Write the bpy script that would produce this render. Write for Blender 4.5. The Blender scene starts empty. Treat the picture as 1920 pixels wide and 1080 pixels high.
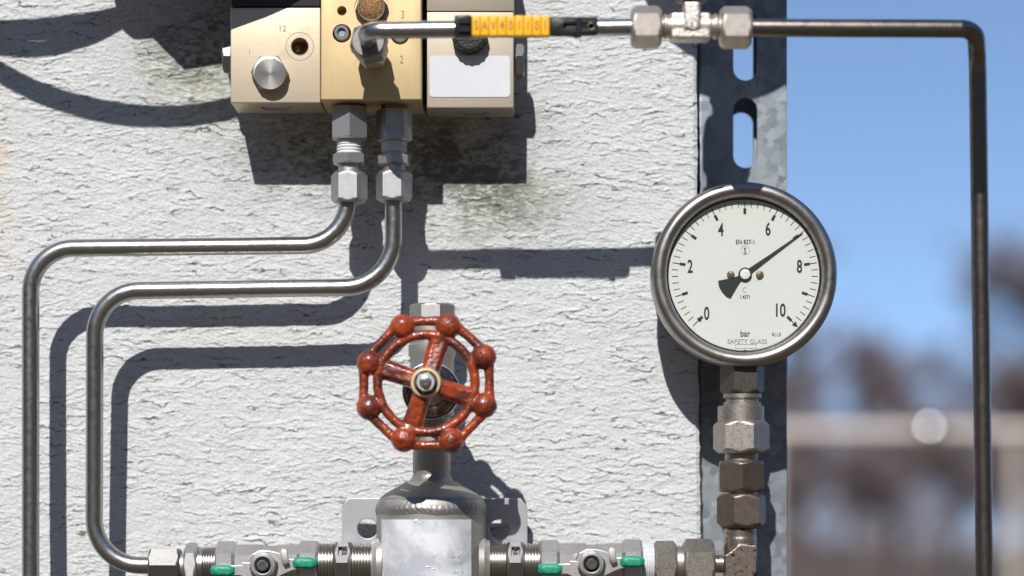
import bpy, bmesh, math, random
import numpy as np
from mathutils import Vector, Matrix, noise as mnoise

random.seed(7)
RAD = math.radians
SC = bpy.context.scene
COL = SC.collection

# ---------------------------------------------------------------- camera
D = 1.25           # camera to render surface, metres
FPX = 4167.0       # focal length in photo pixels
H = 1.50           # camera height
VX, VY = 960.0, 950.0
FOCUS = 0.043
cam_d = bpy.data.cameras.new('camera')
cam = bpy.data.objects.new('camera', cam_d)
COL.objects.link(cam)
SC.camera = cam
cam.location = (0, -D, H)
cam.rotation_euler = (RAD(90), 0, 0)
cam_d.sensor_width = 36.0
cam_d.lens = 36.0 * FPX / 1920.0
cam_d.shift_y = (VY - 540.0) / 1920.0
cam_d.clip_start = 0.05
cam_d.clip_end = 3000
cam_d.dof.use_dof = True
cam_d.dof.focus_distance = D - FOCUS
cam_d.dof.aperture_fstop = 3.5

# ---------------------------------------------------------------- light
SX, SY = 0.182, 0.876          # sun: sideways and downward travel per metre towards the wall
sun_d = bpy.data.lights.new('sun', 'SUN')
sun_o = bpy.data.objects.new('sun', sun_d)
COL.objects.link(sun_o)
sun_o.rotation_euler = Vector((SX, 1, -SY)).to_track_quat('-Z', 'Y').to_euler()
sun_o.location = (-1, -4, 5)
sun_d.energy = 4.6
sun_d.angle = RAD(0.5)
sun_d.color = (1.0, 0.98, 0.945)
world = bpy.data.worlds.new('World')
SC.world = world
world.use_nodes = True
wn = world.node_tree.nodes
sky = wn.new('ShaderNodeTexSky')
sky.sky_type = 'NISHITA'
sky.sun_disc = False
sky.sun_elevation = math.atan(SY / math.hypot(1, SX))
sky.sun_rotation = math.pi + math.atan(SX)
sky.altitude = 300
sky.air_density = 0.8
sky.dust_density = 0.0
sky.ozone_density = 2.0
bg = wn['Background']
bg.inputs['Strength'].default_value = 0.142
world.node_tree.links.new(sky.outputs[0], bg.inputs['Color'])
wtc = wn.new('ShaderNodeTexCoord')
wmp = wn.new('ShaderNodeMapping')
wmp.inputs['Scale'].default_value = (1, 1, 1)
wmp.inputs['Location'].default_value = (0, 0, 0.14)      # clear air: deep blue starts low
world.node_tree.links.new(wtc.outputs['Generated'], wmp.inputs['Vector'])
world.node_tree.links.new(wmp.outputs[0], sky.inputs['Vector'])
SC.view_settings.view_transform = 'Standard'
SC.view_settings.look = 'None'
SC.view_settings.exposure = 0.2
SC.view_settings.gamma = 1.0

# ---------------------------------------------------------------- helpers
def P(px, py, d=0.0):
    s = (D - d) / FPX
    return Vector(((px - VX) * s, -d, H + (VY - py) * s))

def S(n, d=0.0):
    return n * (D - d) / FPX

def C(px, py, d):
    """the point at depth d whose sun shadow falls on the wall at photo point px,py"""
    return P(px, py, 0) + Vector((-SX * d, -d, SY * d))

def wloc(o):
    v = Vector((0, 0, 0))
    while o is not None:
        v = v + o.location
        o = o.parent
    return v

def finish(bm, sharp=32):
    bmesh.ops.recalc_face_normals(bm, faces=bm.faces)
    for f in bm.faces:
        f.smooth = True
    lim = RAD(sharp)
    for e in bm.edges:
        if len(e.link_faces) == 2 and e.calc_face_angle(0) > lim:
            e.smooth = False

def obj(name, bm, m, parent=None, sharp=32):
    """one mesh object out of a bmesh written in world coordinates"""
    if isinstance(bm, bpy.types.Mesh):
        me = bm
        me.name = name
    else:
        finish(bm, sharp)
        me = bpy.data.meshes.new(name)
        bm.to_mesh(me)
        bm.free()
    me.materials.clear()
    me.materials.append(m)
    o = bpy.data.objects.new(name, me)
    COL.objects.link(o)
    if parent is None:
        co = [v.co for v in me.vertices]
        lo = Vector((min(c.x for c in co), min(c.y for c in co), min(c.z for c in co)))
        hi = Vector((max(c.x for c in co), max(c.y for c in co), max(c.z for c in co)))
        base = Vector(((lo.x + hi.x) / 2, (lo.y + hi.y) / 2, lo.z))
        me.transform(Matrix.Translation(-base))
        o.location = base
    else:
        me.transform(Matrix.Translation(-wloc(parent)))
        o.parent = parent
    return o

def tag(o, label, cat, group=None):
    o['label'] = label
    o['category'] = cat
    if group:
        o['group'] = group
    return o

def thing(name, label, cat, loc, group=None):
    o = bpy.data.objects.new(name, None)
    o.empty_display_size = 0.02
    COL.objects.link(o)
    o.location = loc
    return tag(o, label, cat, group)

def dup(root, offset, label):
    r = root.copy()
    COL.objects.link(r)
    r.location = root.location + Vector(offset)
    r['label'] = label
    def rec(src, dst):
        for ch in list(src.children):
            c = ch.copy()
            COL.objects.link(c)
            c.parent = dst
            rec(ch, c)
    rec(root, r)
    return r

def frame(axis, up=None):
    a = Vector(axis).normalized()
    u = Vector(up) if up else (Vector((0, 0, 1)) if abs(a.z) < 0.9 else Vector((0, -1, 0)))
    x = u.cross(a).normalized()
    y = a.cross(x).normalized()
    return x, y, a

def ring_add(bm, rings, cap0=True, cap1=True, closed=False):
    vs = [[bm.verts.new(p) for p in r] for r in rings]
    n = len(vs[0])
    m = len(vs)
    for i in range(m if closed else m - 1):
        a, b = vs[i], vs[(i + 1) % m]
        for k in range(n):
            bm.faces.new((a[k], a[(k + 1) % n], b[(k + 1) % n], b[k]))
    if not closed:
        if cap0:
            bm.faces.new(list(reversed(vs[0])))
        if cap1:
            bm.faces.new(vs[-1])

def lathe(bm, org, axis, prof, seg=48, cap0=True, cap1=True):
    """prof: (radius, distance along axis)"""
    x, y, a = frame(axis)
    org = Vector(org)
    rings = []
    for r, h in prof:
        r = max(r, 1e-5)
        rings.append([org + a * h + (x * math.cos(2 * math.pi * k / seg) + y * math.sin(2 * math.pi * k / seg)) * r for k in range(seg)])
    ring_add(bm, rings, cap0, cap1)
    return bm

def hexnut(bm, org, axis, rc, length, rot=0.0, ch=0.10, chl=0.12, both=True, bore=0.0, sides=6):
    """hexagonal bar with chamfered corners; rc = corner radius; rot degrees, 0 puts a flat towards the viewer"""
    x, y, a = frame(axis)
    org = Vector(org)
    seg = 12 * sides // 2
    ap = math.pi / sides
    rf = rc * math.cos(ap)
    v = Vector((0, -1, 0)) if abs(a.y) < 0.9 else Vector((0, 0, 1))
    base = math.atan2(v.dot(y), v.dot(x)) + RAD(rot)
    rings = []
    l = length
    c = chl * rc
    rmin = rf * 0.94
    st = []
    steps = 5
    for i in range(steps + 1):
        t = i / steps
        st.append((rmin + (rc * 1.001 - rmin) * t, c * t))
    st.append((rc * 1.001, c * 1.12))
    if both:
        st = st + [(r, l - h) for r, h in reversed(st)]
    else:
        st = [(rc * 1.001, 0), (rc * 1.001, c * 0.1)] + [(r, l - h) for r, h in reversed(st)]
    for rl, h in st:
        rr = []
        for k in range(seg):
            th = 2 * math.pi * k / seg
            q = (th + ap) % (2 * ap) - ap
            r = min(rf / math.cos(q), rl)
            rr.append(org + a * h + (x * math.cos(base + th) + y * math.sin(base + th)) * r)
        rings.append(rr)
    ring_add(bm, rings, True, True)
    return bm

def fillet(pts, rad, n=9):
    """round the corners of a polyline"""
    pts = [Vector(p) for p in pts]
    out = [pts[0]]
    if not isinstance(rad, (list, tuple)):
        rad = [rad] * (len(pts) - 2)
    for i in range(1, len(pts) - 1):
        a, b, c = pts[i - 1], pts[i], pts[i + 1]
        u = (a - b).normalized()
        w = (c - b).normalized()
        ang = u.angle(w)
        r = rad[i - 1]
        t = r / math.tan(ang / 2)
        t = min(t, (a - b).length * 0.98, (c - b).length * 0.98)
        r = t * math.tan(ang / 2)
        p0, p1 = b + u * t, b + w * t
        cen = b + (u + w).normalized() * (r / math.sin(ang / 2))
        e0, e1 = (p0 - cen), (p1 - cen)
        tot = e0.angle(e1)
        ax = e0.cross(e1).normalized()
        for k in range(n + 1):
            out.append(cen + Matrix.Rotation(tot * k / n, 3, ax) @ e0)
    out.append(pts[-1])
    return out

def sweep(bm, pts, r, seg=24, cap=True):
    pts = [Vector(p) for p in pts]
    n = len(pts)
    tan = []
    for i in range(n):
        if i == 0:
            t = pts[1] - pts[0]
        elif i == n - 1:
            t = pts[-1] - pts[-2]
        else:
            t = (pts[i + 1] - pts[i]).normalized() + (pts[i] - pts[i - 1]).normalized()
        tan.append(t.normalized())
    x, y, _ = frame(tan[0])
    rings = []
    for i in range(n):
        if i:
            q = tan[i - 1].rotation_difference(tan[i])
            x = q @ x
        t = tan[i]
        x = (x - t * x.dot(t)).normalized()
        y = t.cross(x)
        rr = r[i] if isinstance(r, (list, tuple)) else r
        rings.append([pts[i] + (x * math.cos(2 * math.pi * k / seg) + y * math.sin(2 * math.pi * k / seg)) * rr for k in range(seg)])
    ring_add(bm, rings, cap, cap)
    return bm

def box(bm, lo, hi, bev=0.0, seg=2, rot=None):
    lo, hi = Vector(lo), Vector(hi)
    r = bmesh.ops.create_cube(bm, size=1.0)
    vs = r['verts']
    c = (lo + hi) / 2
    s = hi - lo
    for v in vs:
        v.co = Vector((v.co.x * s.x, v.co.y * s.y, v.co.z * s.z))
        if rot is not None:
            v.co = rot @ v.co
        v.co += c
    if bev > 0:
        es = list({e for v in vs for e in v.link_edges})
        bmesh.ops.bevel(bm, geom=es, offset=bev, segments=seg, affect='EDGES', profile=0.6)
    return bm

def pbox(bm, x0, y0, x1, y1, d0, d1, bev=0.0, seg=2, fit=None):
    """box whose FRONT face (depth d1) covers photo rectangle x0,y0-x1,y1"""
    dd = d1 if fit is None else fit
    a, b = P(x0, y1, dd), P(x1, y0, dd)
    return box(bm, (a.x, -d1, a.z), (b.x, -d0, b.z), bev, seg)

def torus(bm, cen, axis, R, r, seg=64, rs=14, a0=0, a1=None, squash=1.0):
    x, y, a = frame(axis)
    cen = Vector(cen)
    full = a1 is None
    n = seg
    rings = []
    for i in range(n if full else n + 1):
        th = 2 * math.pi * i / n if full else a0 + (a1 - a0) * i / n
        dirv = x * math.cos(th) + y * math.sin(th)
        rings.append([cen + dirv * (R + r * math.cos(2 * math.pi * k / rs)) + a * (r * squash * math.sin(2 * math.pi * k / rs)) for k in range(rs)])
    ring_add(bm, rings, closed=full)
    return bm

def sphere(bm, cen, r, sub=3, sc=(1, 1, 1)):
    res = bmesh.ops.create_icosphere(bm, subdivisions=sub, radius=r)
    for v in res['verts']:
        v.co = Vector((v.co.x * sc[0], v.co.y * sc[1], v.co.z * sc[2])) + Vector(cen)
    return bm

def eval_mesh(o):
    dg = bpy.context.evaluated_depsgraph_get()
    dg.update()
    me = bpy.data.meshes.new_from_object(o.evaluated_get(dg), depsgraph=dg)
    bpy.data.objects.remove(o)
    return me

def temp(bm):
    me = bpy.data.meshes.new('temp')
    bmesh.ops.recalc_face_normals(bm, faces=bm.faces)
    bm.to_mesh(me)
    bm.free()
    o = bpy.data.objects.new('temp', me)
    COL.objects.link(o)
    return o

def remesh(bm, voxel, smooth=4, disp=0.0, scale=300.0, seed=0.0):
    """melt overlapping shapes into one cast surface"""
    o = temp(bm)
    m = o.modifiers.new('r', 'REMESH')
    m.mode = 'VOXEL'
    m.voxel_size = voxel
    m.use_smooth_shade = True
    s = o.modifiers.new('s', 'SMOOTH')
    s.factor = 0.5
    s.iterations = smooth
    me = eval_mesh(o)
    if disp:
        n = len(me.vertices)
        co = np.empty(n * 3, np.float32)
        me.vertices.foreach_get('co', co)
        nr = np.empty(n * 3, np.float32)
        me.vertex_normals.foreach_get('vector', nr)
        co = co.reshape(-1, 3)
        nr = nr.reshape(-1, 3)
        am = np.empty(n, np.float32)
        for i in range(n):
            p = Vector(co[i]) * scale + Vector((seed, seed, seed))
            am[i] = mnoise.noise(p) + 0.5 * mnoise.noise(p * 2.3) + 0.35 * mnoise.noise(p * 5.1)
        co = co + nr * am[:, None] * disp
        me.vertices.foreach_set('co', co.ravel())
        me.update()
    me.polygons.foreach_set('use_smooth', [True] * len(me.polygons))
    return me

def cut(bm, cutters):
    o = temp(bm)
    cs = []
    for c in cutters:
        k = temp(c)
        cs.append(k)
        m = o.modifiers.new('b', 'BOOLEAN')
        m.operation = 'DIFFERENCE'
        m.solver = 'EXACT'
        m.object = k
    me = eval_mesh(o)
    for k in cs:
        bpy.data.objects.remove(k)
    b = bmesh.new()
    b.from_mesh(me)
    return b

def poly_plate(outer, holes, y0, y1, bev=0.0):
    """plate parallel to the wall; outer/holes are lists of world (x,z); returns bmesh"""
    cu = bpy.data.curves.new('temp', 'CURVE')
    cu.dimensions = '2D'
    cu.fill_mode = 'BOTH'
    cu.extrude = abs(y1 - y0) / 2 - bev
    cu.bevel_depth = bev
    cu.bevel_resolution = 1
    cu.offset = -bev
    for lp in [outer] + holes:
        sp = cu.splines.new('POLY')
        sp.points.add(len(lp) - 1)
        for i, (a, b) in enumerate(lp):
            sp.points[i].co = (a, b, 0, 1)
        sp.use_cyclic_u = True
    o = bpy.data.objects.new('temp', cu)
    COL.objects.link(o)
    me = eval_mesh(o)
    bm = bmesh.new()
    bm.from_mesh(me)
    bmesh.ops.remove_doubles(bm, verts=bm.verts, dist=1e-6)
    for v in bm.verts:
        v.co = Vector((v.co.x, (y0 + y1) / 2 - v.co.z, v.co.y))
    return bm

def circ(cx, cz, r, n=40):
    return [(cx + r * math.cos(2 * math.pi * k / n), cz + r * math.sin(2 * math.pi * k / n)) for k in range(n)]

def slot(x0, z0, x1, z1, n=10):
    """vertical slot with round ends"""
    r = (x1 - x0) / 2
    cx = (x0 + x1) / 2
    pts = []
    for k in range(n + 1):
        a = math.pi * k / n
        pts.append((cx + r * math.cos(a), z1 - r + r * math.sin(a)))
    for k in range(n + 1):
        a = math.pi + math.pi * k / n
        pts.append((cx + r * math.cos(a), z0 + r + r * math.sin(a)))
    return pts

FONT = None
def text_bm(bm, s, px, py, d, hpx, sx=0.72, bold=0.0, thick=0.00012, fit_w=None, rot=0.0, mapf=None):
    """text whose capitals are hpx photo pixels tall, centred on px,py at depth d"""
    cu = bpy.data.curves.new('temp', 'FONT')
    cu.body = s
    cu.size = 1.0
    cu.align_x = 'CENTER'
    cu.resolution_u = 4
    cu.offset = bold
    cu.extrude = 0.02
    o = bpy.data.objects.new('temp', cu)
    COL.objects.link(o)
    me = eval_mesh(o)
    zs = [v.co.y for v in me.vertices]
    xs = [v.co.x for v in me.vertices]
    if not zs:
        return bm
    cxm = (min(xs) + max(xs)) / 2
    cap = 0.70 + 2 * bold
    czm = 0.35
    k = S(hpx, d) / cap
    kx = k * sx
    if fit_w:
        kx = S(fit_w, d) / (max(xs) - min(xs))
    c = P(px, py, d)
    cr, sr = math.cos(rot), math.sin(rot)
    for v in me.vertices:
        u, w = (v.co.x - cxm) * kx, (v.co.y - czm) * k
        yy = -thick if v.co.z > 0 else thick
        v.co = Vector((c.x + u * cr - w * sr, -d + yy, c.z + u * sr + w * cr))
    if mapf:
        for v in me.vertices:
            v.co = mapf(v.co)
    bm.from_mesh(me)
    bpy.data.meshes.remove(me)
    return bm

# ---------------------------------------------------------------- materials
def N(nt, kind, **kw):
    n = nt.nodes.new(kind)
    for k, v in kw.items():
        if k in n.inputs:
            n.inputs[k].default_value = v
        else:
            setattr(n, k, v)
    return n

def mat(name, base, metal=0.0, rough=0.5, var=0.0, vscale=200.0, vcol=None, stretch=(1, 1, 1), bump=0.0, bscale=600.0,
        vr=(0.35, 0.68), specks=0.0, scol=(0.02, 0.015, 0.01), sscale=900.0, rvar=0.0, coat=0.0, spec=None, aniso=0.0, sthr=0.62):
    m = bpy.data.materials.new(name)
    m.use_nodes = True
    nt = m.node_tree
    L = nt.links.new
    b = nt.nodes['Principled BSDF']
    b.inputs['Base Color'].default_value = (*base, 1)
    b.inputs['Metallic'].default_value = metal
    b.inputs['Roughness'].default_value = rough
    b.inputs['Coat Weight'].default_value = coat
    b.inputs['Coat Roughness'].default_value = 0.15
    if spec is not None:
        b.inputs['Specular IOR Level'].default_value = spec
    tc = N(nt, 'ShaderNodeTexCoord')
    mp = N(nt, 'ShaderNodeMapping')
    mp.inputs['Scale'].default_value = stretch
    L(tc.outputs['Object'], mp.inputs['Vector'])
    col = None
    if var > 0:
        n1 = N(nt, 'ShaderNodeTexNoise', Scale=vscale, Detail=6.0, Roughness=0.65)
        L(mp.outputs[0], n1.inputs['Vector'])
        mr = N(nt, 'ShaderNodeMapRange')
        mr.inputs['From Min'].default_value = vr[0]
        mr.inputs['From Max'].default_value = vr[1]
        mr.inputs['To Max'].default_value = var
        L(n1.outputs['Fac'], mr.inputs['Value'])
        mx = N(nt, 'ShaderNodeMix', data_type='RGBA')
        mx.inputs[6].default_value = (*base, 1)
        mx.inputs[7].default_value = (*(vcol or tuple(c * 0.5 for c in base)), 1)
        L(mr.outputs[0], mx.inputs[0])
        col = mx.outputs[2]
        if rvar:
            mr2 = N(nt, 'ShaderNodeMapRange')
            mr2.inputs['From Min'].default_value = 0.3
            mr2.inputs['From Max'].default_value = 0.7
            mr2.inputs['To Min'].default_value = rough
            mr2.inputs['To Max'].default_value = rough + rvar
            L(n1.outputs['Fac'], mr2.inputs['Value'])
            L(mr2.outputs[0], b.inputs['Roughness'])
    if specks > 0:
        n2 = N(nt, 'ShaderNodeTexNoise', Scale=sscale, Detail=3.0, Roughness=0.6)
        L(tc.outputs['Object'], n2.inputs['Vector'])
        mr3 = N(nt, 'ShaderNodeMapRange')
        mr3.inputs['From Min'].default_value = sthr
        mr3.inputs['From Max'].default_value = sthr + 0.05
        mr3.inputs['To Max'].default_value = specks
        L(n2.outputs['Fac'], mr3.inputs['Value'])
        mx2 = N(nt, 'ShaderNodeMix', data_type='RGBA')
        if col is not None:
            L(col, mx2.inputs[6])
        else:
            mx2.inputs[6].default_value = (*base, 1)
        mx2.inputs[7].default_value = (*scol, 1)
        L(mr3.outputs[0], mx2.inputs[0])
        col = mx2.outputs[2]
        if metal > 0:
            mm = N(nt, 'ShaderNodeMath', operation='MULTIPLY_ADD')
            L(mr3.outputs[0], mm.inputs[0])
            mm.inputs[1].default_value = -metal * 0.8
            mm.inputs[2].default_value = metal
            L(mm.outputs[0], b.inputs['Metallic'])
    if col is not None:
        L(col, b.inputs['Base Color'])
    if bump > 0:
        n3 = N(nt, 'ShaderNodeTexNoise', Scale=bscale, Detail=4.0, Roughness=0.6)
        L(mp.outputs[0], n3.inputs['Vector'])
        bp = N(nt, 'ShaderNodeBump', Strength=1.0, Distance=bump)
        L(n3.outputs['Fac'], bp.inputs['Height'])
        L(bp.outputs[0], b.inputs['Normal'])
    return m

M = {}
M['tube'] = mat('drawn_stainless', (0.44, 0.43, 0.42), 1.0, 0.25, var=0.45, vscale=260, vcol=(0.27, 0.26, 0.25), bump=0.00003, bscale=900, rvar=0.14, specks=0.5, sscale=420, sthr=0.70)
M['tube_dark'] = mat('weathered_stainless', (0.27, 0.24, 0.22), 1.0, 0.25, var=0.6, vscale=150, vcol=(0.15, 0.12, 0.10), bump=0.00005, bscale=700, rvar=0.15, specks=0.7, sscale=500, sthr=0.66)
M['nut'] = mat('machined_steel', (0.58, 0.56, 0.54), 1.0, 0.44, var=0.5, vscale=350, vcol=(0.28, 0.26, 0.24), bump=0.00001, bscale=1200, rvar=0.15, specks=0.5, sscale=800, sthr=0.68)
M['nut_grey'] = mat('zinc_grey_steel', (0.47, 0.465, 0.465), 0.95, 0.45, var=0.5, vscale=300, vcol=(0.27, 0.26, 0.26), bump=0.000012, bscale=900, rvar=0.12, specks=0.5, sscale=700, sthr=0.66)
M['nickel'] = mat('speckled_nickel', (0.46, 0.42, 0.385), 0.95, 0.47, var=0.5, vscale=400, vcol=(0.24, 0.20, 0.165), bump=0.00003, bscale=1500, specks=0.9, sscale=1900, sthr=0.565)
M['brownsteel'] = mat('brown_oiled_steel', (0.25, 0.20, 0.165), 0.97, 0.48, var=0.6, vscale=250, vcol=(0.15, 0.11, 0.085), bump=0.00001, bscale=1500, specks=0.6, sscale=1200, sthr=0.64)
M['bezel'] = mat('bezel_stainless', (0.38, 0.355, 0.34), 1.0, 0.30, var=0.5, vscale=120, vcol=(0.26, 0.23, 0.20), bump=0.00003, bscale=900, rvar=0.18, specks=0.8, sscale=260, sthr=0.68, scol=(0.05, 0.035, 0.02))
M['thread'] = mat('bright_thread', (0.46, 0.44, 0.42), 1.0, 0.28, var=0.5, vscale=300, vcol=(0.28, 0.235, 0.18), rvar=0.1)
M['cast'] = mat('cast_stainless', (0.60, 0.58, 0.56), 0.95, 0.46, var=0.4, vscale=260, vcol=(0.38, 0.36, 0.34), bump=0.00002, bscale=1600, specks=0.4, sscale=900, sthr=0.66)
M['cast_dark'] = mat('dark_cast_stainless', (0.26, 0.25, 0.24), 0.95, 0.48, var=0.4, vscale=260, vcol=(0.20, 0.19, 0.18), bump=0.00003, bscale=1400, specks=0.5, sscale=900, sthr=0.64)
M['vessel'] = mat('vessel_steel', (0.40, 0.38, 0.35), 0.80, 0.54, var=0.4, vscale=60, vcol=(0.30, 0.285, 0.26), bump=0.00002, bscale=500, rvar=0.1, specks=0.35, sscale=400, sthr=0.66)
M['weld'] = mat('weld_bead', (0.30, 0.285, 0.265), 0.8, 0.5, var=0.4, vscale=200, vcol=(0.26, 0.24, 0.22), bump=0.00004, bscale=500, specks=0.4, sscale=600, sthr=0.6)
M['plate'] = mat('bracket_sheet', (0.50, 0.50, 0.51), 0.9, 0.46, var=0.8, vscale=90, vcol=(0.38, 0.38, 0.39), bump=0.00001, bscale=900, rvar=0.1, specks=0.3, sscale=700, sthr=0.66)
M['gold'] = mat('champagne_anodised', (0.66, 0.50, 0.27), 0.6, 0.42, var=0.35, vscale=140, vcol=(0.56, 0.42, 0.22), stretch=(6, 1, 0.35), bump=0.00002, bscale=1500, specks=0.35, sscale=230, sthr=0.70, scol=(0.15, 0.10, 0.05))
M['gold_pale'] = mat('pale_anodised', (0.57, 0.475, 0.345), 0.6, 0.42, var=0.35, vscale=140, vcol=(0.48, 0.385, 0.265), stretch=(0.35, 1, 6), bump=0.00002, bscale=1500, specks=0.35, sscale=230, sthr=0.70, scol=(0.15, 0.10, 0.05))
M['gold_grey'] = mat('greyed_anodised', (0.46, 0.395, 0.31), 0.55, 0.44, var=0.35, vscale=140, vcol=(0.38, 0.32, 0.245), stretch=(6, 1, 0.35), specks=0.35, sscale=230, sthr=0.70, scol=(0.15, 0.10, 0.05))
M['dark_cap'] = mat('dark_anodised', (0.035, 0.035, 0.04), 0.2, 0.45, var=0.4, vscale=300)
M['black'] = mat('black_plastic', (0.009, 0.009, 0.010), 0.0, 0.36, spec=0.25, var=0.5, vscale=400, vcol=(0.02, 0.02, 0.02), bump=0.00004, bscale=1400)
M['yellow'] = mat('yellow_marker', (0.84, 0.46, 0.010), 0.0, 0.42, var=0.5, vscale=180, vcol=(0.70, 0.30, 0.01), specks=0.4, sscale=420, sthr=0.68, scol=(0.30, 0.15, 0.03))
M['ochre_ink'] = mat('faded_ink', (0.30, 0.14, 0.015), 0.0, 0.6)
M['ink'] = mat('black_print', (0.016, 0.017, 0.018), 0.0, 0.5)
M['grey_ink'] = mat('grey_print', (0.30, 0.31, 0.29), 0.0, 0.5)
M['engrave'] = mat('engraved_mark', (0.13, 0.10, 0.07), 0.2, 0.6)
M['dial'] = mat('dial_enamel', (0.68, 0.68, 0.645), 0.0, 0.45, var=0.35, vscale=500, vcol=(0.62, 0.62, 0.585), bump=0.00005, bscale=420, specks=0.25, sscale=900, sthr=0.70, scol=(0.3, 0.3, 0.27))
M['white'] = mat('white_sticker', (0.60, 0.605, 0.63), 0.0, 0.4, specks=0.5, sscale=330, sthr=0.74, scol=(0.4, 0.4, 0.42), var=0.15, vscale=60)
M['ptfe'] = mat('thread_tape', (0.66, 0.66, 0.67), 0.0, 0.5, var=0.7, vscale=350, vcol=(0.42, 0.42, 0.44), bump=0.0002, bscale=900, stretch=(0.3, 0.3, 2))
M['bonnet'] = mat('bonnet_steel', (0.30, 0.29, 0.28), 1.0, 0.16, var=0.5, vscale=200)
M['nickel_shaded'] = mat('shaded_nickel', (0.13, 0.115, 0.10), 0.9, 0.46, var=0.6, vscale=400, vcol=(0.10, 0.085, 0.07), bump=0.00004, bscale=1300, specks=0.9, sscale=900, sthr=0.56)  # darker nickel: the gauge's shadow on the stem put into its colour
M['nickel_clean'] = mat('clean_nickel', (0.68, 0.61, 0.54), 0.95, 0.46, var=0.45, vscale=300, vcol=(0.36, 0.29, 0.22), bump=0.00002, bscale=1300, specks=0.6, sscale=1100, sthr=0.66)
M['brass'] = mat('worn_brass', (0.24, 0.20, 0.13), 0.9, 0.45, var=0.6, vscale=400, vcol=(0.22, 0.15, 0.07))
M['sinter'] = mat('sintered_bronze', (0.42, 0.24, 0.10), 0.7, 0.5, var=1.0, vscale=1500, vcol=(0.03, 0.015, 0.008), bump=0.0006, bscale=1500)
M['hole'] = mat('dark_bore', (0.05, 0.035, 0.02), 0.6, 0.35, var=0.8, vscale=500, vcol=(0.25, 0.15, 0.08))  # dark mottled brown for bores and sunk discs
M['green'] = mat('green_dipped_vinyl', (0.012, 0.27, 0.16), 0.0, 0.45, var=0.5, vscale=350, vcol=(0.02, 0.19, 0.12), bump=0.0001, bscale=900, specks=0.7, sscale=500, sthr=0.70)
M['bluesocket'] = mat('blue_patina', (0.22, 0.32, 0.36), 0.6, 0.35, var=0.6, vscale=900, vcol=(0.5, 0.45, 0.3))
M['cable'] = mat('cable_jacket', (0.02, 0.02, 0.022), 0.0, 0.5)
M['creamwasher'] = mat('cream_washer', (0.70, 0.60, 0.40), 0.3, 0.35, var=0.5, vscale=300, vcol=(0.55, 0.38, 0.15))
M['bright'] = mat('bright_zinc', (0.52, 0.52, 0.53), 1.0, 0.26, var=0.3, vscale=400, vcol=(0.5, 0.5, 0.5))

def red_paint():
    m = mat('red_cast_paint', (0.32, 0.046, 0.010), 0.0, 0.28, var=1.0, vscale=75, vr=(0.44, 0.58), vcol=(0.095, 0.018, 0.010), bump=0.0005, bscale=420,
            specks=0.9, sscale=420, sthr=0.63, scol=(0.07, 0.018, 0.012), coat=0.35, rvar=0.15)
    return m
M['red'] = red_paint()

def galv():
    m = bpy.data.materials.new('galvanised_zinc')
    m.use_nodes = True
    nt = m.node_tree
    L = nt.links.new
    b = nt.nodes['Principled BSDF']
    tc = N(nt, 'ShaderNodeTexCoord')
    nz = N(nt, 'ShaderNodeTexNoise', Scale=140.0, Detail=3.0)
    L(tc.outputs['Object'], nz.inputs['Vector'])
    ad = N(nt, 'ShaderNodeMixRGB', blend_type='ADD')
    ad.inputs[0].default_value = 0.006
    L(tc.outputs['Object'], ad.inputs[1])
    L(nz.outputs['Color'], ad.inputs[2])
    vo = N(nt, 'ShaderNodeTexVoronoi', Scale=200.0, Randomness=1.0)
    L(ad.outputs[0], vo.inputs['Vector'])
    sx = N(nt, 'ShaderNodeSeparateColor')
    L(vo.outputs['Color'], sx.inputs[0])
    cr = N(nt, 'ShaderNodeValToRGB')
    cr.color_ramp.elements[0].color = (0.18, 0.20, 0.225, 1)
    cr.color_ramp.elements[1].color = (0.31, 0.335, 0.36, 1)
    L(sx.outputs[0], cr.inputs[0])
    n2 = N(nt, 'ShaderNodeTexNoise', Scale=38.0, Detail=5.0)
    L(tc.outputs['Object'], n2.inputs['Vector'])
    mr = N(nt, 'ShaderNodeMapRange')
    mr.inputs['From Min'].default_value = 0.42
    mr.inputs['From Max'].default_value = 0.62
    mr.inputs['To Max'].default_value = 0.6
    L(n2.outputs['Fac'], mr.inputs['Value'])
    mx = N(nt, 'ShaderNodeMix', data_type='RGBA')
    L(mr.outputs[0], mx.inputs[0])
    L(cr.outputs[0], mx.inputs[6])
    mx.inputs[7].default_value = (0.25, 0.275, 0.30, 1)
    L(mx.outputs[2], b.inputs['Base Color'])
    b.inputs['Metallic'].default_value = 0.55
    r = N(nt, 'ShaderNodeMapRange')
    r.inputs['To Min'].default_value = 0.38
    r.inputs['To Max'].default_value = 0.6
    L(sx.outputs[1], r.inputs['Value'])
    L(r.outputs[0], b.inputs['Roughness'])
    return m
M['galv'] = galv()

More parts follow.
